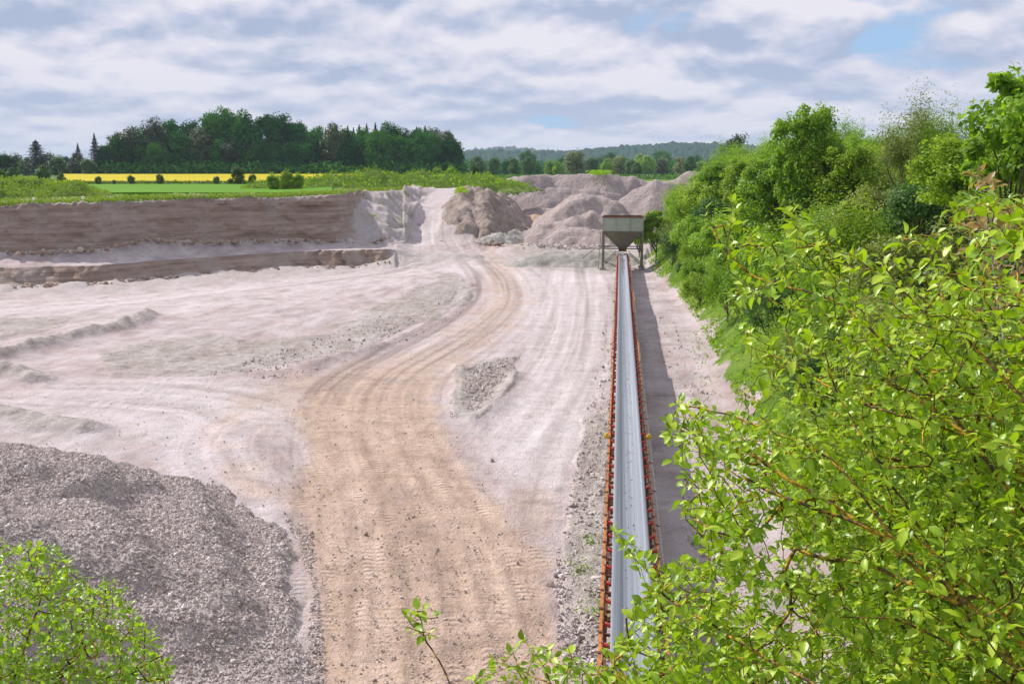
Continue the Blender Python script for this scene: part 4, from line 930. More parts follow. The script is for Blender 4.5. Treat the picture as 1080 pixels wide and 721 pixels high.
for px, s, lab in [(103,.2,'small bush at the left end of the hedge before the rapeseed'), (138,.22,'bush in the hedge left of centre before the rapeseed'), (168,.24,'darker round bush in the hedge before the rapeseed'), (251,.40,'tall columnar bush in the hedge before the rapeseed'),
                   (266,.24,'small round bush beside the columnar bush'), (228,.2,'low bush left of the columnar bush'), (242,.16,'tiny bush touching the columnar bush'), (120,.13,'tiny bush between the first two hedge bushes')]:
    e = place(TREES_S[2], 'hedge_bush', lab, 'bush', px_place(px, 212), s * .8, px, L_deep, M_bark, sz=s)
def hedge(name, label, pts, n, hgt, wid, size, mat, seed, cat='hedge', kind='stuff'):
    rng = np.random.default_rng(seed); pts = np.array(pts); k = rng.random(n) * (len(pts) - 1); i = k.astype(int); f = (k - i)[:, None]
    P = pts[i] * (1 - f) + pts[i + 1] * f; hh = hgt * (.75 + .5 * vnoise(k * 9, k * 0, s=seed)); P = P + rng.normal(0, wid / 2, (n, 3)) * [1, 1, 0]; P[:, 2] += hh * rng.random(n) ** .7
    V, Fq = leaf_quads(P, np.array([0, 0, .8]) + 0 * P, size, rng, .7)
    o = link(name, mesh_np(name, V, Fq), mat); tag(o, label, cat, kind=kind); return o
hedge('understorey', 'dark undergrowth along the foot of the wood', [px_place(p, 422) for p in range(104, 492, 12)], 9000, 5.5, 7, 1.2, L_wood, 8)
hedge('hedge', 'low dark hedge along the lower edge of the rapeseed field', [px_place(p, 214) for p in range(70, 375, 20)], 5000, 1.1, 1.4, .45, L_deep, 4, kind=None)
for px, D, s, m, lab in [(301,162,.30,L_bright,'bright yellow green bush on the berm left end'), (288,160,.26,L_mid,'low green bush left of the bright berm bush'), (313,163,.26,L_mid,'green bush right of the bright berm bush'),
                         (462,255,.36,L_mid,'left one of two round trimmed bushes before the wood'), (476,258,.37,L_mid,'right one of two round trimmed bushes before the wood'), (500,262,.42,L_deep,'dark round bush right of the two trimmed ones'), (345,180,.24,L_olive,'olive bush on the crest of the long berm')]:
    place(TREES_S[3], 'bush', lab, 'bush', px_place(px, D), s, D, m, M_bark)
# centre distance
rc_ = random.Random(9)
ctr = [(498,168,640,L_wood),(508,164,600,L_deep),(520,165,560,L_deep),(533,168,600,L_wood),(545,163,540,L_deep),(556,166,570,L_deep),(568,169,620,L_wood),(580,166,600,L_mid),(590,170,560,L_mid),(600,166,580,L_olive),
       (612,156,520,L_pale),(622,163,600,L_deep),(634,161,640,L_deep),(645,164,560,L_mid),(655,162,640,L_olive),(664,166,600,L_deep),(676,170,520,L_deep),(684,166,640,L_mid),(694,168,620,L_wood2),(704,165,660,L_olive),
       (714,162,560,L_pale),(726,164,500,L_deep),(738,166,600,L_mid),(748,168,640,L_wood2),(760,166,620,L_wood2),(772,164,640,L_wood2),(590,162,900,L_wood),(560,161,950,L_wood),(640,158,950,L_wood),(670,160,900,L_mid),(700,160,950,L_wood),(740,160,950,L_wood)]
names = {'leaf_forest': 'dark green', 'leaf_deep_green': 'deep green', 'leaf_mid_green': 'fresh green', 'leaf_olive': 'olive green', 'leaf_pale_willow': 'pale yellow green', 'leaf_forest_brownish': 'brownish'}
for i, (px, ty, D, m) in enumerate(ctr):
    loc = px_place(px, D); s = top_scale(D, ty, loc[2], 11.4)
    loc = px_place(px + rc_.uniform(-5, 5), D); s *= rc_.uniform(.85, 1.12)
    place(TREES_S[i % 4], 'broadleaf_tree', names[m.name] + (' tree in the distant treeline beyond the spoil heaps' if D < 800 else ' tree far off in front of the wooded hill'), 'tree', loc, s * rc_.uniform(.8, 1.15), rc_.uniform(0, 6), m, M_bark, 'treeline beyond the quarry', sz=s)
hedge('scrub', 'dark scrub line behind the far spoil heaps', [px_place(p, 330) for p in range(480, 780, 20)], 9000, 1.6, 30, .8, L_deep, 14)
hedge('distant_woodland', 'continuous dark woodland strip beyond the spoil heaps', [px_place(p, 660) for p in range(480, 860, 20)], 14000, 9.5, 22, 1.7, L_wood, 15, cat='wood')
place(TREES_S[0], 'broadleaf_tree', 'thin bare grey brown tree rising over the bank skyline left of the big round tree', 'tree', px_place(774, 300), 1.0, 2, L_wood2, M_greybark, sz=top_scale(300, 140, px_place(774, 300)[2], 11.4))
# wooded hills
def hill_mat(name, a, b):
    m, t = newmat(name); P = geopos(t); n = noise(t, P, .03, 5, .7); n2 = noise(t, P, .004, 3)
    c = ramp(t, mth(t, 'ADD', mth(t, 'MULTIPLY', n, .6), mth(t, 'MULTIPLY', n2, .4)), [(.4, a), (.6, b)]); finish(t, c, .95, n, .6, 12, spec=.0); return m
def hills(name, D0, D1, prof, mat, seed, amp):
    px = np.arange(-420, 1500, 2.0); n = 26; f = np.linspace(0, 1, n)[:, None]; D = D0 + (D1 - D0) * f + 0 * px
    topy = np.interp(px, [p[0] for p in prof], [p[1] for p in prof]); H = (CAMZ + (184 - topy) * (D0 * .35 + D1 * .65) / 1065 - 9) * np.sin(np.clip(f / .65, 0, 1) * math.pi / 2)
    Z = 8 + H; T = (px - 540) / F * math.cos(PITCH); X = fh[0] * D + rt[0] * T * D; Y = fh[1] * D + rt[1] * T * D
    Z = Z + amp * (np.abs(fbm(X * .06, Y * .02, s=seed, o=3))) * (f > .05)
    tag(link(name, mesh_np(name, np.stack([X, Y, Z], -1).reshape(-1, 3), grid_faces(*D.shape), smooth=False), mat), kind='structure')
hills('wooded_hill', 2300, 3300, [(-420, 178), (300, 172), (480, 163), (520, 160), (560, 162), (600, 161), (640, 158), (680, 155), (720, 153), (760, 153), (800, 156), (900, 165), (1100, 172), (1500, 178)], hill_mat('hill_wood', (.012, .040, .022), (.03, .075, .032)), 71, 9)
hills('far_hill', 4200, 5200, [(-420, 182), (450, 170), (500, 161), (530, 158), (560, 160), (620, 165), (700, 165), (1500, 176)], hill_mat('far_hill_wood', (.02, .05, .03), (.05, .09, .04)), 72, 20)

# ------------------------------------------------------------------ the right bank
SH_R = [make_proto(200 + i, 9500, (2.1, 2.1, 1.7), 75, .52, .15, 1.55, .07, shell=.45, flat=.85, asp=.6) for i in range(4)]
SH_S = [make_proto(220 + i, 8500, (1.7, 1.7, 2.3), 70, .42, .15, 1.9, .06, shell=.3, flat=1.3, asp=.35, spiky=.45) for i in range(3)]
SH_T = [make_proto(240, 17000, (3.0, 3.0, 3.7), 120, .62, .19, 4.4, .16, shell=.5, flat=.8, asp=.7), make_proto(241, 14000, (2.6, 2.6, 3.2), 60, .6, .17, 4.0, .11, shell=.3, flat=1.5, asp=.34, spiky=.4),
        make_proto(242, 7000, (2.2, 2.2, 2.6), 42, .55, .24, 3.8, .10, shell=.4, flat=.8, asp=.7)]
def bz(x, y): return float(bankz(np.array([x]), np.array([y]))[0])
def where_word(x, y):
    t = x - float(foot(y))
    v = 'at the foot of the bank' if t < 3 else ('halfway up the bank' if t < 9 else 'on the crest of the bank')
    h = 'near the camera' if y < 30 else ('along the near conveyor' if y < 55 else ('along the far conveyor' if y < 90 else ('beside the hopper' if y < 128 else 'beyond the hopper')))
    return v + ' ' + h
rb = random.Random(21); placed = []
def shrub(x, y, s, proto, m, word, bark=None, sz=None):
    placed.append((x, y)); z = bz(x, y)
    return place(proto, 'shrub', '%s %s' % (word, where_word(x, y)), 'shrub', (x, y, z - .15), s, rb.uniform(0, 6.28), m, bark or M_bark, 'shrubs on the green bank', sz=sz)
tries = 0; cnt = 0
mats = [(L_bright, 'bright green shrub'), (L_mid, 'leafy green shrub'), (L_mid, 'leafy green shrub'), (L_mid, 'leafy green shrub'), (L_olive, 'thin olive shrub'), (L_deep, 'dark green shrub')]
while tries < 6000 and cnt < 150:
    tries += 1
    y = 15 + 190 * rb.random() ** 1.25; x = float(foot(y)) + 1.2 + rb.random() ** .9 * (24 if y > 40 else 16)
    t = x - float(foot(y)); mind = (2.0 if t < 5 else 2.7) * (1 + y / 160)
    if any((x - a) ** 2 + (y - b) ** 2 < mind ** 2 for a, b in placed): continue
    cnt += 1
    m, wd = mats[rb.randrange(6)]
    if 30 < y < 60 and 4 < t < 9 and rb.random() < .5: m, wd = L_olive, 'thin olive shrub'
    s = (rb.uniform(.5, .8) if t < 2.6 else rb.uniform(.85, 1.25)) * (1 + y / 260)
    pr = SH_R[rb.randrange(4)] if rb.random() < .55 else SH_S[rb.randrange(3)]
    shrub(x, y, s, pr, m, wd)
def bank_tree(px, topy, D, proto, hu, m, lab, bark=M_bark, wide=1.0, cat='tree'):
    p = gd(px, D, 0); z = bz(p[0], p[1]); zt_ = CAMZ + (184 - topy) * D / 1065; s = (zt_ - z) / hu
    return place(proto, 'bank_tree', lab, cat, (p[0], p[1], z - .2), s * wide, rb.uniform(0, 6), m, bark, sz=s)
bank_tree(853, 93, 62, SH_T[0], 8.2, L_mid, 'tall dense round green tree standing out above the bank skyline', wide=.6)
bank_tree(818, 150, 66, SH_T[0], 8.2, L_mid, 'shorter green tree left of the tall round one', wide=.9)
bank_tree(962, 86, 52, SH_T[1], 8.6, L_olive, 'feathery upright willow like tree on the bank skyline', wide=.85)
bank_tree(992, 100, 50, SH_T[1], 8.6, L_mid, 'feathery green tree just right of the willow like one', wide=.8)
bank_tree(1068, 36, 34, SH_T[2], 6.9, L_mid, 'large leaved green tree at the upper right corner', wide=.8)
bank_tree(893, 142, 60, SH_T[0], 8.2, L_bright, 'broad bright green tree right of the tall round one', wide=1.0)
bank_tree(1020, 128, 44, SH_T[0], 8.2, L_bright, 'broad bright green tree under the feathery trees', wide=1.2)
bank_tree(760, 162, 110, SH_T[0], 8.2, L_mid, 'green tree at the far end of the bank skyline', wide=1.1)
bank_tree(790, 158, 92, SH_T[0], 8.2, L_bright, 'bright green tree on the bank skyline near its far end', wide=1.1)
bank_tree(694, 212, 116, SH_T[2], 6.9, L_bright, 'yellow green young tree beside the hopper', wide=1.0)
bank_tree(676, 224, 126, SH_T[0], 8.2, L_mid, 'green tree close behind the hopper', wide=.7)
# ground cover on bank and berms
def cover(name, label, n, sampler, size, hgt, mat, seed, cat='ground cover', asp=.28):
    rng = np.random.default_rng(seed); P = sampler(rng, n); P[:, 2] += rng.random(len(P)) * hgt
    r = rng.normal(0, 1, (len(P), 3)) * [1, 1, .25]; V, Fq = leaf_quads(P, r, size, rng, asp, .4)
    return tag(link(name, mesh_np(name, V, Fq), mat), label, cat, kind='stuff')
def bank_s(rng, n):
    y = 14 + 190 * rng.random(n) ** 1.5; x = foot(y) + .6 + rng.random(n) ** 1.3 * 24; z = bankz(x, y)
    k = vnoise(x * .7, y * .7, s=3) + .12 * (x - foot(y)) > -.1; return np.stack([x, y, z], 1)[k]
cover('ground_cover', 'mixed grass and weeds covering the green bank', 60000, bank_s, .20, .42, L_bright, 31)
cover('ground_cover', 'darker weeds among the shrubs of the green bank', 26000, bank_s, .26, .55, L_mid, 32, asp=.5)
def berm_s(hp):
    o_, X, Y, H = hp
    def f(rng, n):
        x = rng.uniform(X.min(), X.max(), n); y = rng.uniform(Y.min(), Y.max(), n); z = gridsample(X, Y, H, x, y); k = z > 8.1; return np.stack([x, y, z], 1)[k]
    return f
cover('ground_cover', 'rank grass on the left berm', 26000, berm_s(b1o), .42, .5, L_berm, 33)
cover('ground_cover', 'rank grass on the long berm', 50000, berm_s(b2o), .42, .7, L_berm, 34)
cover('ground_cover', 'darker weeds on the long berm', 5000, berm_s(b2o), .6, .9, L_mid, 35, asp=.6)
def edge_s(rng, n):
    px = rng.uniform(-60, 446, n); K6 = np.interp(px, cpx, CK[:, 5, 0]); z6 = np.interp(px, cpx, CK[:, 5, 1]); d = rng.random(n) ** 2 * 16 + .3
    return np.stack([gd(p, a + b, c) for p, a, b, c in zip(px, K6, d, np.interp(K6 + d, [0, 300], [0, 0]) + z6 + (9.2 - z6) * d / (300 - K6))])
cover('grass_fringe', 'grass fringe along the top of the cliff', 14000, edge_s, .35, .35, L_berm, 36, 'grass')
def heaptop_s(rng, n):
    px = rng.normal(633, 5, n); D = rng.normal(255, 3, n); return np.stack([gd(a, b, 10.8) for a, b in zip(px, D)])
def prom_s(rng, n):
    px = rng.normal(487, 3.5, n); D = rng.normal(160, 3.5, n); return np.stack([gd(a, b, 7.9 - .05 * abs(a - 487) + .3) for a, b in zip(px, D)])
cover('weeds', 'yellow green grass tuft on the upper left shoulder of the rock promontory', 700, prom_s, .45, .7, L_bright, 38, 'weeds')
cover('weeds', 'green weeds growing on top of the long spoil heap', 900, heaptop_s, .7, 1.0, L_mid, 37, 'weeds')
def weeds_s(c, r):
    def f(rng, n):
        px = rng.normal(c[0], r[0], n); py = rng.normal(c[1], r[1], n); return np.array([at(a, b, .02) for a, b in zip(px, py)])
    return f
for c, r, n in [((621, 571), (6, 3), 90), ((612, 598), (9, 6), 110), ((625, 640), (9, 8), 130), ((640, 645), (5, 6), 60), ((757, 395), (9, 14), 160), ((742, 362), (8, 10), 120), ((742, 570), (9, 6), 260)]:
    cover('weeds', {621: 'small green weed tuft left of the conveyor', 612: 'thin grey green weeds by the track edge', 625: 'sparse weeds left of the conveyor near the pale stone', 640: 'weeds touching the orange conveyor rail', 757: 'weeds on the pale foot of the bank', 742: 'grassy tuft on bare gravel right of the conveyor shadow'}[c[0]],
          n, weeds_s(c, r), .14 if c[1] > 500 else .3, .12, L_mid, c[1], 'weeds', asp=.18)

# ------------------------------------------------------------------ near bushes with real twigs and leaves
def leaf_shape(seed, L=1.0):
    rng = np.random.default_rng(seed); ts = np.array([0, .16, .38, .62, .84, 1.0]); wd = np.array([0.02, .20, .29, .26, .14, .0]) * rng.uniform(.9, 1.1)
    droop = -rng.uniform(.08, .30) * ts ** 2; side = rng.uniform(-.06, .06) * np.sin(ts * 3.1)
    V = []
    for t_, w_, d_, s_ in zip(ts, wd, droop, side):
        e = w_ * rng.uniform(.25, .45)
        V += [(t_, s_ - w_, d_ + e), (t_, s_, d_), (t_, s_ + w_, d_ + e)]
    V = np.array(V) + [.22, 0, 0]; F4 = []
    for i in range(5):
        F4 += [(3 * i, 3 * i + 3, 3 * i + 4, 3 * i + 1), (3 * i + 1, 3 * i + 4, 3 * i + 5, 3 * i + 2)]
    n = len(V); V = np.concatenate([V, [(0, -.012, .02), (0, .012, .02), (.24, .012, 0), (.24, -.012, 0)]]); F4.append((n, n + 1, n + 2, n + 3))
    return V, np.array(F4)
LS = [leaf_shape(i) for i in range(6)]
def near_leaf_mat(name, a, b, c, tr, tf=.5):
    m, t = newmat(name); g = N(t, 'ShaderNodeNewGeometry'); oi = N(t, 'ShaderNodeObjectInfo')
    tone = attr(t, 'tone'); n = noise(t, g.outputs['Position'], 1.3, 3)
    f = mth(t, 'ADD', mth(t, 'MULTIPLY', mth(t, 'ADD', tone, mth(t, 'MULTIPLY', oi.outputs['Random'], .0)), .65), mth(t, 'MULTIPLY', n, .4))
    col = ramp(t, f, [(.2, a), (.5, b), (.8, c)])
    vein = attr(t, 'mid'); col = mix(t, mth(t, 'MULTIPLY', vein, .35), col, c)
    fine = noise(t, g.outputs['Position'], 160, 3, .6)
    tc_ = mix(t, f, tuple(x * .7 for x in tr), tuple(min(1, x * 1.2) for x in tr))
    p = N(t, 'ShaderNodeBsdfPrincipled', inp={'Base Color': col, 'Roughness': .36, 'Specular IOR Level': .45})
    b_ = N(t, 'ShaderNodeBump', inp={'Height': fine, 'Strength': .3, 'Distance': .002}); t.links.new(b_.outputs[0], p.inputs['Normal'])
    tr_ = N(t, 'ShaderNodeBsdfTranslucent', inp={0: tc_})
    mx = N(t, 'ShaderNodeMixShader', inp={0: tf, 1: p.outputs[0], 2: tr_.outputs[0]}); N(t, 'ShaderNodeOutputMaterial', inp={0: mx.outputs[0]}); return m
NL = near_leaf_mat('near_leaf', (.055, .16, .007), (.23, .40, .016), (.52, .63, .055), (.42, .64, .012), .34)
NLr = near_leaf_mat('reddish_leaf', (.14, .16, .03), (.30, .20, .07), (.42, .24, .12), (.42, .30, .08))
NLs = near_leaf_mat('fresh_bush_leaf', (.08, .20, .010), (.18, .34, .02), (.33, .47, .05), (.42, .64, .02))
def resample(pts, step):
    pts = np.array(pts); out = [pts[0]]
    # smooth
    for _ in range(2):
        Q = [pts[0]]
        for i in range(len(pts) - 1): Q += [pts[i] * .75 + pts[i + 1] * .25, pts[i] * .25 + pts[i + 1] * .75]
        pts = np.array(Q + [pts[-1]])
    d = np.concatenate([[0], np.cumsum(np.linalg.norm(np.diff(pts, axis=0), axis=1))]); s = np.arange(0, d[-1], step)
    return np.stack([np.interp(s, d, pts[:, k]) for k in range(3)], 1)
def grow(boughs, attractors, step, seed, lift=.25, jitter=.012):
    """nodes, parent index; main boughs first, then every attractor joined to the closest node by a curved twig"""
    rng = np.random.default_rng(seed); Nn = []; par = []; tips = []
    for bi, (pts, root) in enumerate(boughs):
        pr = resample(pts, step); pr = pr + np.cumsum(rng.normal(0, jitter * .35, pr.shape), 0) * np.linspace(0, 1, len(pr))[:, None]
        if root is None or not Nn: start = -1
        else:
            A = np.array(Nn); start = int(np.argmin(((A - pr[0]) ** 2).sum(1)))
        prev = start
        for q in pr: Nn.append(q); par.append(prev); prev = len(Nn) - 1
        tips.append(prev)
    base = np.array(Nn); dm = np.array([((base - a) ** 2).sum(1).min() for a in attractors]); order = np.argsort(dm)
    buf = np.empty((len(Nn) + 120000, 3)); buf[:len(Nn)] = base; n = len(Nn); gen = [0] * n
    for k in order:
        a = attractors[k]; d2 = ((buf[:n] - a) ** 2).sum(1); j = int(np.argmin(d2)); d = math.sqrt(d2[j])
        if d < step * .6: continue
        m = max(2, int(d / step)); p0 = buf[j]; ctl = (p0 + a) / 2 + np.array([0, 0, -lift * d * .4]) + rng.normal(0, .1 * d, 3)
        prev = j
        for i in range(1, m + 1):
            t_ = i / m; q = (1 - t_) ** 2 * p0 + 2 * t_ * (1 - t_) * ctl + t_ * t_ * a + rng.normal(0, jitter * .25, 3)
            buf[n] = q; par.append(prev); prev = n; gen.append(gen[j] + 1); n += 1
            if n >= len(buf) - 5: break
        tips.append(prev)
        if n >= len(buf) - 50: break
    return buf[:n].copy(), np.array(par), tips
def branch_meshes(nodes, par, r_twig=.0016, power=.42, rmax=.03, thick=.0075, cut=None):
    n = len(nodes); cnt = np.zeros(n); ch = np.bincount(par[par >= 0], minlength=n)
    leaf = ch == 0; cnt[leaf] = 1
    for i in range(n - 1, -1, -1):
        if par[i] >= 0: cnt[par[i]] += cnt[i]
    r = np.minimum(r_twig * np.maximum(cnt, 1) ** power, rmax)
    idx = np.where(par >= 0)[0]; a, b = nodes[par[idx]], nodes[idx]; ra = np.minimum(r[par[idx]], r[idx] * 1.25); rb_ = r[idx]
    def tubes(sel, k):
        A, B, Ra, Rb = a[sel], b[sel], ra[sel], rb_[sel]; m = len(A); y = B - A; y /= np.linalg.norm(y, axis=1)[:, None] + 1e-9
        x = np.cross(y, [.31, .17, .93]); x /= np.linalg.norm(x, axis=1)[:, None] + 1e-9; z = np.cross(x, y); t_ = np.arange(k) * 2 * math.pi / k
        c = np.cos(t_)[None, :, None] * x[:, None] + np.sin(t_)[None, :, None] * z[:, None]
        B2 = B + y * (Rb * .4)[:, None]
        V = np.concatenate([A[:, None] + c * Ra[:, None, None], B2[:, None] + c * Rb[:, None, None]], 1)
        i = np.arange(k); j = (i + 1) % k; f = np.stack([i, j, j + k, i + k], 1); Fq = (f[None] + (np.arange(m) * 2 * k)[:, None, None]).reshape(-1, 4)
        return mesh_np('branches', V.reshape(-1, 3), Fq, smooth=True)
    big = rb_ > thick
    return (tubes(big, 7) if big.any() else None), tubes(~big, 4), cnt, r
def leaves_on(nodes, par, tips, cnt, back, per, size, seed, keep=None):
    """leaf placement frames along the last stretch of every twig"""
    rng = np.random.default_rng(seed); P = []; D = []
    seen = set()
    for t_ in tips:
        k = t_; walked = 0
        q = par[k]
        if q < 0: continue
        while k >= 0 and par[k] >= 0 and walked < back:
            if k in seen: break
            seen.add(k); d = nodes[k] - nodes[par[k]]; L_ = np.linalg.norm(d); d = d / (L_ + 1e-9)
            m = per * (2.2 if walked == 0 else 1.0)
            for _ in range(int(m) + (rng.random() < m % 1)):
                P.append(nodes[k] - d * L_ * rng.random()); 
                s = rng.normal(0, 1, 3); s -= d * (s @ d); s /= np.linalg.norm(s) + 1e-9
                v = d * rng.uniform(.15, .9) + s * 1.0 + np.array([0, 0, .12]); D.append(v / np.linalg.norm(v))
            walked += 1; k = par[k]
    P, D = np.array(P), np.array(D); n = len(P); S = size * rng.uniform(.45, 1.4, n)
    upv = np.array([0, 0, 1.]) + rng.normal(0, .34, (n, 3)); side = np.cross(upv, D); side /= np.linalg.norm(side, axis=1)[:, None] + 1e-9; nn = np.cross(D, side)
    return P, D, side, nn, S
def leaf_mesh(name, fr, seed, sel=None):
    P, D, sd_, nn, S = [a if sel is None else a[sel] for a in fr]
    rng = np.random.default_rng(seed); ty = rng.integers(0, len(LS), len(P)); Vs = []; Fs = []; off = 0; tone = []; mid = []
    for k, (v, f) in enumerate(LS):
        m = ty == k; q = m.sum()
        if not q: continue
        V = P[m][:, None] + S[m][:, None, None] * (v[None, :, 0, None] * D[m][:, None] + v[None, :, 1, None] * sd_[m][:, None] + v[None, :, 2, None] * nn[m][:, None])
        Vs.append(V.reshape(-1, 3)); Fs.append((f[None] + (np.arange(q) * len(v))[:, None, None]).reshape(-1, 4) + off); off += q * len(v)
        tone.append(np.repeat(rng.random(q), len(v))); md = np.zeros(len(v)); md[1:18:3] = 1; mid.append(np.tile(md, q))
    return mesh_np(name, np.concatenate(Vs), np.concatenate(Fs), dict(tone=np.concatenate(tone), mid=np.concatenate(mid)), smooth=True)
def sample_px(poly, n, dfun, seed):
    rng = np.random.default_rng(seed); P = np.array(poly); out = []
    while len(out) < n:
        x = rng.uniform(P[:, 0].min(), P[:, 0].max(), n); y = rng.uniform(P[:, 1].min(), P[:, 1].max(), n); ok = inpoly(x, y, poly)
        for a, b in zip(x[ok], y[ok]):
            out.append(atd(a, b, dfun(a, b, rng))); 
            if len(out) >= n: break
    return np.array(out)
def bush(name, label, cat, boughs, attr_, step, seed, leaf_size, mat, bark, thickbark, back=4, per=1.6, single=0, rmax=.03, r_twig=.0016, group=None, lift=.25, power=.42):
    nodes, par, tips = grow(boughs, attr_, step, seed, lift)
    big, small, cnt, r = branch_meshes(nodes, par, rmax=rmax, r_twig=r_twig, power=power)
    e = empty(name, tuple(nodes[0])); inv = -nodes[0]
    def off(me): me.transform(__import__('mathutils').Matrix.Translation(Vector(inv))); return me
    if big: link('branch', off(big), thickbark, e)
    link('twigs', off(small), bark, e)
    fr = leaves_on(nodes, par, tips, cnt, back, per, leaf_size, seed)
    P = fr[0]; n = len(P); sel = np.ones(n, bool)
    if single:
        v = P - O; zc = v @ fw; a, b = 540 + F * (v @ rt) / zc, 360.5 - F * (v @ up) / zc
        vis = (zc > .5) & (a > 0) & (a < 1080) & (b > 0) & (b < 721); sc_ = np.where(vis, fr[4] / np.maximum(zc, .3), 0); pick = np.argsort(-sc_)[:single]; sel[pick] = False
        protos = []
        for k, (v_, f_) in enumerate(LS):
            for tn in (.25, .75):
                md = np.zeros(len(v_)); md[1:18:3] = 1; me = mesh_np('leaf', v_, f_, dict(tone=np.full(len(v_), tn), mid=md), smooth=True); me.materials.append(mat); protos.append(me)
        from mathutils import Matrix
        for q, i in enumerate(pick):
            o = bpy.data.objects.new('leaf', protos[q % len(protos)]); C.objects.link(o); o.parent = e
            p = fr[0][i] + inv; M3 = np.stack([fr[1][i], fr[2][i], fr[3][i]], 1) * fr[4][i]; M4 = np.eye(4); M4[:3, :3] = M3; M4[:3, 3] = p; o.matrix_local = Matrix(M4.tolist())
    me = leaf_mesh('foliage', fr, seed + 1, sel); o = link('foliage', off(me), mat, e); tag(o, kind='stuff')
    tag(e, label, cat, group); print(name, 'nodes', len(nodes), 'leaves', n)
    return e
A = atd
bo = [([A(1190, 900, 3.0), A(1140, 760, 3.05), A(1080, 674, 3.1), A(1012, 635, 3.2), A(942, 569, 3.35), A(864, 537, 3.5), A(829, 526, 3.6), A(760, 490, 3.9)], None),
      ([A(1190, 890, 3.0), A(1150, 640, 3.1), A(1080, 537, 3.2), A(1024, 460, 3.35), A(974, 391, 3.5), A(916, 337, 3.7), A(887, 312, 3.8), A(859, 306, 3.9), A(801, 288, 4.1), A(765, 254, 4.2), A(742, 215, 4.25)], 1),
      ([A(1190, 900, 3.0), A(1130, 850, 2.9), A(1000, 760, 3.0), A(900, 740, 3.2), A(780, 760, 3.4), A(680, 760, 3.8)], 1),
      ([A(890, 315, 3.8), A(862, 286, 3.85), A(844, 261, 3.9), A(830, 225, 4.0)], 1),
      ([A(1160, 700, 3.0), A(1100, 450, 3.0), A(1060, 400, 3.1), A(1010, 350, 3.3), A(990, 300, 3.5), A(985, 250, 3.7)], 1),
      ([A(1012, 635, 3.2), A(960, 615, 3.4), A(915, 590, 3.5), A(870, 585, 3.7), A(820, 560, 3.9)], 1),
      ([A(1090, 720, 3.1), A(1040, 690, 3.2), A(980, 640, 3.35), A(930, 620, 3.5), A(880, 580, 3.7)], 1),
      ([A(1190, 890, 3.0), A(1110, 740, 3.3), A(1030, 655, 3.5), A(950, 585, 3.6), A(880, 530, 3.8), A(820, 500, 4.0), A(770, 455, 4.2)], 1),
      ([A(1190, 890, 3.0), A(1120, 720, 2.9), A(1045, 628, 3.0), A(965, 560, 3.1), A(915, 520, 3.2), A(860, 470, 3.4)], 1),
      ([A(1190, 890, 3.0), A(1130, 790, 3.1), A(1060, 710, 3.2), A(985, 665, 3.2), A(930, 640, 3.3), A(870, 640, 3.5)], 1),
      ([A(1200, 700, 3.2), A(1140, 560, 3.4), A(1080, 500, 3.5), A(1040, 470, 3.6), A(985, 440, 3.8), A(930, 400, 4.0)], 1),
      ([A(900, 745, 3.2), A(850, 715, 3.4), A(800, 690, 3.6), A(740, 650, 3.9), A(700, 625, 4.1), A(675, 590, 4.2), A(649, 556, 4.4)], 1),
      ([A(680, 765, 3.8), A(620, 735, 4.1), A(570, 715, 4.4), A(520, 700, 4.6)], 1),
      ([A(1024, 460, 3.35), A(960, 440, 3.5), A(900, 420, 3.8), A(840, 380, 4.1), A(790, 360, 4.3)], 1),
      ([A(942, 569, 3.35), A(880, 480, 3.6), A(800, 450, 4.0), A(740, 430, 4.2), A(712, 424, 4.3)], 1),
      ([A(829, 526, 3.6), A(793, 571, 3.8), A(739, 557, 4.0), A(712, 530, 4.2)], 1),
      ([A(1150, 640, 3.1), A(1085, 420, 3.0), A(1078, 300, 3.2), A(1090, 240, 3.3)], 1),
      ([A(1012, 635, 3.2), A(960, 540, 3.1), A(930, 500, 3.2), A(905, 460, 3.3), A(880, 420, 3.4)], 1)]
def dnear(a, b, rng):
    return float(np.clip(3.3 + (1000 - a) / 380 + rng.uniform(-.55, 1.3), 2.35, 6.2))
polyA = [(748,205),(770,200),(800,255),(822,215),(850,212),(880,260),(930,262),(975,235),(1010,205),(1080,195),(1250,180),(1300,800),(1000,830),(700,770),(500,760),(490,715),(560,672),(640,682),(690,640),(668,590),(650,560),(690,575),(735,600),(722,560),(705,535),(745,545),(770,520),(745,470),(712,430),(745,425),(775,440),(790,400),(770,330),(762,270)]
polyB = [(790,470),(880,330),(1000,300),(1250,300),(1300,820),(800,800),(660,740),(700,660),(800,620),(830,540)]
polyC = [(840,600),(800,500),(860,420),(960,380),(1250,380),(1300,820),(760,800),(740,720)]
attrs_ = np.concatenate([sample_px(polyA, 2000, dnear, 1), sample_px(polyB, 2300, lambda a, b, r: dnear(a, b, r) + .4, 2), sample_px([(702, 418), (745, 425), (790, 400), (810, 560), (745, 590), (715, 500), (700, 470)], 190, dnear, 8), sample_px([(690, 600), (800, 555), (810, 745), (640, 745), (640, 690)], 330, dnear, 9), sample_px(polyC, 2400, lambda a, b, r: dnear(a, b, r) + .9, 3)])
bush('leafy_bush', 'large bright green leafy bush with orange lichen on its branches filling the lower right', 'bush', bo, attrs_, .045, 42, .040, NL, M_twig, M_barklich, back=5, per=1.45, single=290, rmax=.017, power=.36, r_twig=.0013)
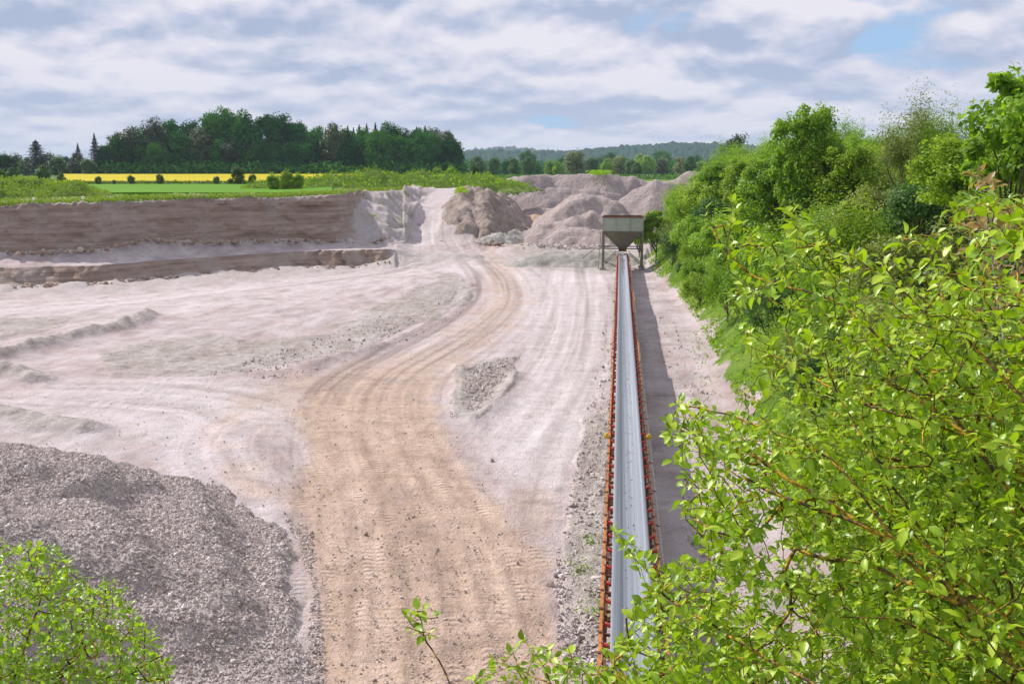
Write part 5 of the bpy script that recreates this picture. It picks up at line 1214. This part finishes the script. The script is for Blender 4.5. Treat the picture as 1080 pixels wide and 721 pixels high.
# trunk to the ground
# reddish sapling, right edge
bush('young_maple', 'slender young tree with reddish leaves at the right edge', 'tree', [([A(1068, 560, 4.6), A(1062, 420, 4.8), A(1060, 330, 5.0), A(1052, 270, 5.1), A(1045, 215, 5.2), A(1040, 190, 5.25)], None), ([A(1062, 300, 5.0), A(1072, 270, 5.1), A(1085, 240, 5.2)], 1)],
     sample_px([(1018, 200), (1040, 165), (1062, 200), (1090, 235), (1085, 330), (1030, 330), (1015, 260)], 60, lambda a, b, r: 5.1 + r.uniform(-.35, .5), 5), .05, 51, .06, NLr, M_greybark, M_greybark, back=2, per=1.1, rmax=.012)
# sprig before the sand track
bush('sprig', 'single upright green sprig in front of the sandy track', 'plant', [([A(495, 790, 3.9), A(476, 721, 4.0), A(463, 694, 4.05), A(452, 680, 4.1), A(447, 662, 4.1), A(443, 648, 4.15)], None), ([A(450, 672, 4.1), A(436, 664, 4.1), A(424, 650, 4.15)], 1)],
     np.array([A(426, 648, 4.15), A(432, 662, 4.0), A(462, 650, 4.2), A(440, 645, 4.1), A(455, 668, 4.0), A(447, 645, 4.1), A(472, 712, 4.0)]), .03, 61, .045, NL, M_twig, M_twig, back=3, per=1.2, rmax=.004, r_twig=.0022)
# fresh bush lower left
def dl(a, b, rng): return float(8.6 + rng.uniform(-1.0, 1.4) - (b - 600) * .004)
bl = [([A(-60, 960, 7.6), A(-10, 800, 8.2), A(20, 700, 8.5), A(40, 640, 8.6), A(60, 590, 8.7)], None), ([A(-10, 800, 8.2), A(60, 720, 8.3), A(100, 670, 8.4), A(120, 640, 8.5)], 1), ([A(-10, 800, 8.2), A(90, 760, 8.2), A(150, 700, 8.3), A(175, 690, 8.3)], 1),
      ([A(-10, 800, 8.2), A(-30, 690, 8.6), A(-10, 610, 8.7), A(5, 575, 8.8)], 1)]
pl_ = [(-80, 560), (0, 566), (18, 578), (45, 572), (70, 580), (78, 610), (100, 603), (130, 612), (135, 640), (150, 655), (172, 668), (160, 690), (182, 700), (200, 780), (-100, 800)]
bush('leafy_bush', 'fresh green small leaved bush in front of the gravel heap, lower left', 'bush', bl, sample_px(pl_, 1900, dl, 6), .07, 71, .052, NLs, M_twig, M_twig, back=4, per=1.35, rmax=.014)

# ------------------------------------------------------------------ haze
hz = bpy.data.materials.new('haze'); hz.use_nodes = True; t = hz.node_tree; t.nodes.clear()
pvn = N(t, 'ShaderNodeVolumePrincipled', inp={'Color': (.66, .82, 1.0, 1), 'Density': .00011, 'Anisotropy': 0.0})
N(t, 'ShaderNodeOutputMaterial', inp={1: pvn.outputs[0]})
tag(MB().box((0, 0, 70), (18500, 18500, 150)).obj('haze', hz), kind='stuff')
print('tris', sum(sum(len(p.vertices) - 2 for p in m.polygons) if len(m.polygons) < 2000 else 2 * len(m.polygons) for m in bpy.data.meshes))

# ------------------------------------------------------------------ alike things told apart by their place in the row
ORD = ['leftmost', 'second from left', 'third from left', 'fourth from left', 'fifth from left', 'sixth from left', 'seventh from left', 'eighth from left', 'ninth from left', 'tenth from left', 'eleventh from left', 'twelfth from left', 'thirteenth from left',
       'fourteenth from left', 'fifteenth from left', 'sixteenth from left', 'seventeenth from left', 'eighteenth from left', 'nineteenth from left', 'twentieth from left', 'twenty first from left', 'twenty second from left', 'twenty third from left']
same = {}
for o in bpy.data.objects:
    if o.parent is None and 'label' in o: same.setdefault(o['label'], []).append(o)
for lab, os_ in same.items():
    if 1 < len(os_) <= len(ORD):
        for i, o in enumerate(sorted(os_, key=lambda o: float(proj(np.array(o.location))[0]))): o['label'] = lab + ', ' + ORD[i]
